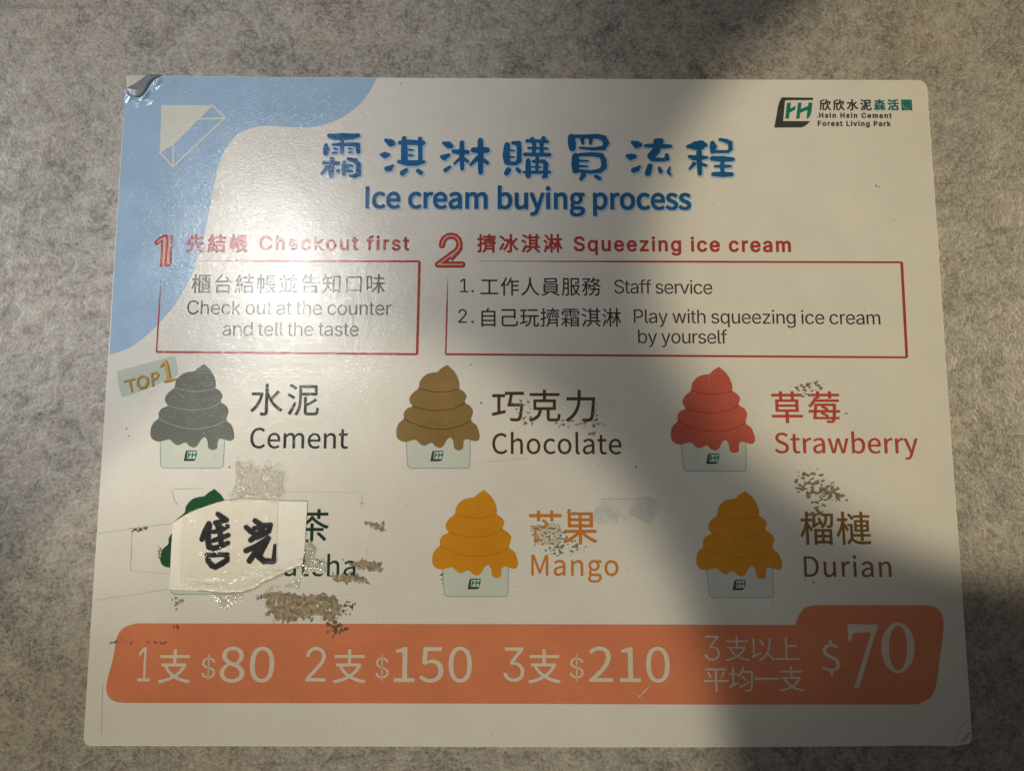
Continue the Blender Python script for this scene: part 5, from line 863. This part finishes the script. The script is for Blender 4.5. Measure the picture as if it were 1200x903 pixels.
patch('glue_residue', [(196, 733), (208, 730), (214, 738), (206, 736)], 'residue_dark', .5, .3, 3, seed=14)
patch('glue_residue', [(127, 748), (160, 751), (200, 750), (200, 755), (160, 754), (127, 756)], 'residue_dark', .62, .4, 3, seed=15, aniso=2)
patch('glue_residue', [(183, 640), (190, 640), (191, 657), (185, 657)], 'residue', .55, .4, 3, seed=16)
patch('glue_residue', [(155, 618), (172, 617), (172, 621), (156, 622)], 'residue_dark', .1, .3, 2, seed=17)
for i, (lp, thr) in enumerate([([(930, 552), (955, 548), (975, 560), (1000, 585), (975, 590), (955, 605), (948, 590), (930, 575)], .60),
        ([(944, 600), (965, 598), (964, 604), (946, 605)], .2), ([(932, 570), (950, 572), (955, 582), (945, 583)], .62),
        ([(958, 566), (976, 567), (998, 587), (985, 588), (965, 582)], .45),
        ([(940, 443), (970, 444), (972, 455), (950, 462), (935, 462), (925, 455)], .66), ([(935, 456), (950, 452), (965, 446), (960, 457)], .55),
        ([(930, 461), (962, 459), (960, 466), (935, 466)], .6), ([(943, 678), (958, 676), (960, 684), (948, 682)], .55)]):
    patch('grime_fleck', lp, 'grime', thr + .13, .20, 4, step=.35, h=.00003, seed=20 + i, aniso=1.4)
for i, (lp, thr) in enumerate([([(618, 618), (640, 612), (665, 620), (668, 632), (650, 640), (625, 640)], .74), ([(628, 640), (668, 630), (685, 640), (668, 655), (640, 652)], .78),
        ([(662, 594), (676, 594), (672, 604), (660, 606)], .62), ([(672, 630), (690, 640), (684, 648), (670, 642)], .7),
        ([(595, 468), (622, 466), (628, 500), (612, 500)], .80), ([(640, 490), (700, 488), (716, 500), (690, 506), (650, 500)], .88), ([(688, 504), (698, 505), (697, 512), (689, 510)], .35), ([(692, 464), (700, 464), (702, 490), (693, 490)], .70),
        ([(514, 664), (524, 666), (523, 690), (516, 688)], .62)]):
    patch('grime_fleck', lp, 'grime', thr + .12, .24, 3, step=.35, h=.00003, seed=40 + i, aniso=1.7)
patch('glue_film', [(623, 618), (650, 613), (664, 626), (652, 640), (628, 634)], 'residue_film', .25, .15, 4, h=.00005, seed=61, lay=3.5)
# a pale blue smear right of the mango lettering
k = N('pale blue ink smear')
k.set('Base Color', (.30, .42, .50)); k.set('Roughness', .4)
k.set('Alpha', k.ramp(k.noise(60, 4, .6, .5), [(.45, .0), (.70, .26)]))
M['smear'] = k.m
patch('ink_smear', [(696, 586), (730, 583), (772, 585), (770, 596), (748, 608), (722, 612), (705, 602)], 'smear', -.1, .05, 14, h=.0, seed=71, lay=3, step=.8, label='faint blue ink smear right of the mango name')
# single specks
rng = random.Random(5)
sp = []
for (x, y, r) in [(745, 547, 1.5), (564, 472, 1.2), (499, 471, 1.0), (790, 503, 1.6), (992, 484, 1.3), (1027, 218, 1.0), (1030, 219, .8), (855, 505, 1.0), (148, 502, 1.0), (151, 511, 1.0), (269, 547, 1.3), (552, 427, 1.0), (470, 98, .8), (906, 706, 1.0), (700, 545, .7)] + \
        [(rng.uniform(150, 1090), rng.uniform(110, 860), rng.uniform(.3, .6)) for _ in range(90)]:
    sp.append([[(x + r * math.cos(a) * rng.uniform(.6, 1.2), y + r * math.sin(a) * rng.uniform(.6, 1.2)) for a in [2 * math.pi * i / 7 for i in range(7)]]])
o = flat('dirt_speck', sp, M['grime'], 5.2, sign); tag(o, kind='stuff')
# hairline scratches in the film
scs = []
for a, b, w in [((322, 205), (380, 252), .5), ((330, 202), (352, 218), .7), ((428, 130), (437, 138), 1.3), ((543, 143), (547, 151), 1.3), ((205, 115), (236, 100), .6), ((197, 226), (216, 207), .5), ((748, 816), (762, 802), .9), ((742, 810), (756, 820), .5),
                ((420, 640), (421, 650), .5), ((720, 690), (724, 697), .5), ((415, 170), (470, 215), .3), ((255, 145), (270, 168), .4), ((600, 220), (640, 208), .3)] + \
        [(lambda x, y, an, l: ((x, y), (x + l * math.cos(an), y + l * math.sin(an)), rng.uniform(.12, .3)))(rng.uniform(160, 1080), rng.uniform(110, 860), rng.uniform(0, 3.1), rng.uniform(6, 26)) for _ in range(46)]:
    scs.append([ribbon([a, ((a[0] + b[0]) / 2, (a[1] + b[1]) / 2 + .4), b], [w * .3, w, w * .2])])
o = flat('scratch_mark', scs, M['scratch'], 5.5, sign); tag(o, kind='stuff')
# outlines left by pieces of tape that were pulled off
ol = []
for pts, w in [([(154.5, 622), (153, 668)], .7), ([(153.5, 669), (198, 672)], .5), ([(115, 625), (156, 619), (203, 613)], .5), ([(112, 703), (160, 696), (199, 690)], .5), ([(201, 574), (204, 585), (208, 592)], .9), ([(203, 573), (240, 572)], .5),
               ([(424, 579), (424, 595)], .5), ([(421, 590), (427, 590)], .7), ([(330, 576), (424, 577)], .35), ([(700, 585), (775, 584)], .4), ([(560, 543), (600, 538), (618, 537)], .4), ([(430, 640), (430, 650)], .4), ([(120, 800), (119, 860)], .5)]:
    q = smooth_loop(pts, 5, False); q = [(x + rng.uniform(-.25, .25), y + rng.uniform(-.25, .25)) for x, y in q]
    ol.append([ribbon(q, [w * rng.uniform(.4, 1.1) for _ in q])])
o = flat('tape_outline', ol, M['residue_film'], 5.4, sign); tag(o, kind='stuff')

# ------------------------------------------------------------------ the sold-out slip
def ps(x, y): return (x / 5.017 + 190, y / 5.017 + 535)
SLIP = [(66,386),(84,374),(120,350),(160,328),(200,312),(250,292),(300,275),(335,264),(370,257),(450,251),(530,249),(680,258),(855,263),(850,360),(843,470),(838,560),(832,628),(806,640),(770,654),(742,668),(712,684),(676,700),(640,714),(610,722),(592,736),(566,758),(540,771),(506,783),(470,791),(420,795),(370,794),(300,788),(222,782),(130,780),(46,778),(48,700),(54,560)]
slip_loop = [ps(*p) for p in SLIP]
slip = empty('paper_slip', tuple(at(270, 630)))
tag(slip, 'torn white paper slip with two handwritten marker characters, taped over the matcha picture', 'note')
inv = (-slip.location.x, -slip.location.y, 0)
def sheet_on(name, loop, mat, parent, hfun, step=.6, rag=.0, seed=3, thick=0.0):
    xs = [p[0] for p in loop]; ys = [p[1] for p in loop]
    X, Y = np.meshgrid(np.arange(min(xs) - 1.5, max(xs) + 1.5, step), np.arange(min(ys) - 1.5, max(ys) + 1.5, step))
    D = poly_dist(X, Y, loop)
    if rag: D = D + rag * noise_field(X, Y, .6, seed, 3)
    P, faces = march(X, Y, D)
    z = np.array([hfun(p[0], p[1]) for p in P])
    V = at_np([(p[0], p[1]) for p in P], z)
    o = mesh_obj(name, V.tolist(), faces, mat, None, smooth=True)
    o.parent = parent
    if parent: o.location = (-parent.location.x, -parent.location.y, -parent.location.z)
    if thick:
        md = o.modifiers.new('thickness', 'SOLIDIFY'); md.thickness = thick; md.offset = -1
    return o
low = [ps(46, 778), ps(222, 782), ps(370, 794), ps(470, 791), ps(540, 771), ps(592, 736), ps(640, 714), ps(742, 668), ps(832, 628)]
def low_dist(x, y):
    best = 99
    for a, b in zip(low[:-1], low[1:]):
        dx, dy = b[0] - a[0], b[1] - a[1]
        t = min(1, max(0, ((x - a[0]) * dx + (y - a[1]) * dy) / (dx * dx + dy * dy)))
        best = min(best, math.hypot(x - a[0] - dx * t, y - a[1] - dy * t))
    return best
def slip_h(x, y):
    d = low_dist(x, y)
    lift = max(0, 1 - d / 26) ** 2
    amp = 1.0 if x > 235 else max(0.15, (x - 200) / 35)
    w = noise.noise((x * .05, y * .11, 3.1)) * .5 + noise.noise((x * .16, y * .3, 8.0)) * .25
    hh = .00022 + lift * (.0013 + .0006 * w) * amp + .00012 * (noise.noise((x * .04, y * .04, 1)) + .5)
    f = max(0, 1 - d / 5.0); return hh - f * f * .0005 * amp
paper_o = sheet_on('paper_sheet', slip_loop, M['slip'], slip, slip_h, .6, .25, 3, .00012)
# torn edges: the rough core of the paper shows along the tears
def torn(pts, w, seed):
    q = smooth_loop(pts, 6, False); n = len(q)
    L = []; F = []
    rg = random.Random(seed)
    for i, p in enumerate(q):
        a = q[max(i - 1, 0)]; b = q[min(i + 1, n - 1)]
        dx, dy = b[0] - a[0], b[1] - a[1]; d = math.hypot(dx, dy) or 1
        ww = w * rg.uniform(.25, 1.3)
        for s_ in (-.25, .45, 1.0):
            x, y = p[0] - dy / d * ww * s_, p[1] + dx / d * ww * s_
            L.append((x, y, slip_h(p[0], p[1]) + .00006 - (.00012 if s_ == 1.0 else 0) + rg.uniform(0, .00006)))
    P = at_np([(p[0], p[1]) for p in L], [p[2] for p in L]).tolist()
    for i in range(n - 1):
        for j in range(2):
            a = i * 3 + j; F.append((a, a + 3, a + 4, a + 1))
    o = mesh_obj('torn_edge', P, F, M['slip_core'], slip, smooth=True)
    o.location = (-slip.location.x, -slip.location.y, -slip.location.z)
    return o
torn([ps(66,388),(ps(120,352)),ps(200,313),ps(300,277),ps(370,259)], -.9, 1)
torn([ps(222,784),ps(370,796),ps(470,793),ps(540,773),ps(592,738)], -.8, 2)
torn([ps(592,738),ps(640,716),ps(742,670),ps(832,630)], -1.3, 3)
def on_slip(name, strokes, mat, grow, lift):
    X, Y, F = stroke_field(strokes, .3, 2, (225, 590), 10.04, grow)
    if mat == 'marker': F = F + .28 * noise_field(X, Y, .9, 31, 2)
    P, faces = march(X, Y, F)
    V = at_np([(p[0], p[1]) for p in P], [slip_h(p[0], p[1]) + lift for p in P])
    o = mesh_obj(name, V.tolist(), faces, M[mat], slip)
    o.location = (-slip.location.x, -slip.location.y, -slip.location.z)
    return o
SHOU = [[(203,232,22),(160,320,26),(122,415,24)], [(215,250,20),(196,330,26),(192,430,27),(205,505,28),(260,525,26),(340,500,22),(425,460,20)], [(308,120,20),(345,148,24),(405,190,24),(350,205,20),(275,222,18)],
        [(290,225,20),(335,330,24),(345,460,24)], [(250,330,16),(330,318,24),(420,265,20)], [(250,432,18),(330,408,24),(430,368,20)], [(330,230,20),(330,300,20)],
        [(182,600,20),(196,670,24),(240,725,26),(280,742,24),(350,705,26),(415,660,24),(418,598,20),(330,596,20),(190,606,20)]]
WAN = [[(745,198,22),(815,245,24)], [(640,275,20),(690,320,24),(745,352,24)], [(735,290,20),(850,255,24),(925,250,22),(905,320,24),(850,350,24)], [(850,270,20),(790,350,26),(695,425,24)], [(760,395,24),(880,345,22)],
       [(640,550,24),(760,500,26),(900,408,26)], [(820,470,26),(750,570,26),(680,668,26)], [(880,440,28),(830,530,28),(790,620,28),(850,672,28),(965,675,24),(970,600,16),(980,490,12)], [(800,500,20),(860,500,20)]]
for st, lb in ((SHOU, 'first handwritten marker character'), (WAN, 'second handwritten marker character')):
    o = on_slip('marker_character', st, 'marker', .75, .00009); o['label'] = lb
    on_slip('ink_bleed', st, 'marker_halo', 1.3, .00005).parent = slip
# thin fold line across the slip

# ------------------------------------------------------------------ clear tape
def tape_h(base, amp, fx=.25, fy=.18, sd=1.0):
    def h(x, y): return base(x, y) + amp * (.5 + .7 * noise.noise((x * fx, y * fy, sd)) + .35 * noise.noise((x * fx * 2.6, y * fy * 2.6, sd + 4)))
    return h
flat0 = lambda x, y: .0002
TP = [(430,44),(442,20),(455,45),(480,62),(500,52),(522,38),(545,78),(600,62),(630,42),(642,78),(692,74),(709,112),(702,180),(692,256),(560,250),(470,250),(380,257),(408,225),(432,185),(436,120)]
t1 = empty('clear_tape', tuple(at(318, 560)))
tag(t1, 'crumpled piece of clear tape sticking up above the paper slip', 'tape', 'pieces of clear tape')
top_h = tape_h(flat0, .0016, .30, .24, 2.0)
def fold_h(x, y):
    f1 = math.exp(-((y - 579.5 - .04 * (x - 300)) / 1.5) ** 2); f2 = math.exp(-((x - 326 - (y - 560) * .1) / 1.6) ** 2); f3 = math.exp(-((y - 557 + .25 * (x - 300)) / 1.3) ** 2)
    return top_h(x, y) + .0009 * f1 + .0004 * f2 + .0005 * f3
sheet_on('tape_film', [ps(*p) for p in TP], M['tape'], t1, fold_h, .5, .6, 5)
t2 = empty('clear_tape', tuple(at(290, 640)))
tag(t2, 'clear tape stretched over the paper slip, wrinkled along its torn lower edge', 'tape', 'pieces of clear tape')
TC = [(120,356),(200,318),(300,281),(372,262),(530,254),(680,263),(676,400),(674,560),(680,640),(740,655),(822,634),(760,668),(680,702),(600,728),(560,764),(470,786),(370,790),(222,778),(110,772),(104,600)]
def tape_glint(pts, hfun, parent, closed=True):
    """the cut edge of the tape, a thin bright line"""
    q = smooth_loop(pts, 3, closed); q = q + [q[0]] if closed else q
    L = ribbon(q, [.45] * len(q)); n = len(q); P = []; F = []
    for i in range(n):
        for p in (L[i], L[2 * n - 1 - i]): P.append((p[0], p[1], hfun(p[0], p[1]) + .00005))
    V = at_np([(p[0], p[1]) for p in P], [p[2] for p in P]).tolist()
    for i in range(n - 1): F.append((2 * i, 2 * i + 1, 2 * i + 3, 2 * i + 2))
    o = mesh_obj('tape_edge_glint', V, F, M['tape_glint'], parent)
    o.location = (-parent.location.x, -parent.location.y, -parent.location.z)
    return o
tape_glint([ps(*p) for p in TP], fold_h, t1)
tape_glint([ps(*p) for p in ((681, 264), (678, 400), (676, 560), (680, 618))], lambda x, y: slip_h(x, y) + .0002, t2, False)
def cover_h(x, y):
    d = low_dist(x, y); k_ = max(0, 1 - d / 14)
    return slip_h(x, y) + .00016 + k_ * .0010 * (.5 + .8 * noise.noise((x * .12, y * .45, 2.2)) + .35 * noise.noise((x * .5, y * .9, 7)))
sheet_on('tape_film', [ps(*p) for p in TC], M['tape_flat'], t2, cover_h, .6, .0, 6)
t3 = empty('clear_tape', tuple(at(275, 705)))
tag(t3, 'small ragged scrap of clear tape poking out below the paper slip', 'tape', 'pieces of clear tape')
sheet_on('tape_film', [ps(*p) for p in [(285,805),(320,812),(400,806),(478,802),(472,850),(425,858),(408,882),(388,902),(352,888),(330,860)]], M['tape'], t3, tape_h(flat0, .0007, .3, .3, 9.0), .6, .4, 7)
t4 = empty('clear_tape', tuple(at(372, 655)))
tag(t4, 'small dull scrap of clear tape at the right edge of the paper slip', 'tape', 'pieces of clear tape')
sheet_on('tape_film', [(351, 690), (357, 640), (362, 633), (370, 640), (369, 652), (380, 654), (382, 668), (366, 668), (352, 676), (326, 690), (311, 696), (311, 703), (302, 700), (318, 686)], M['tape'], t4, tape_h(flat0, .0003, .3, .3, 12.0), .6, .4, 8)
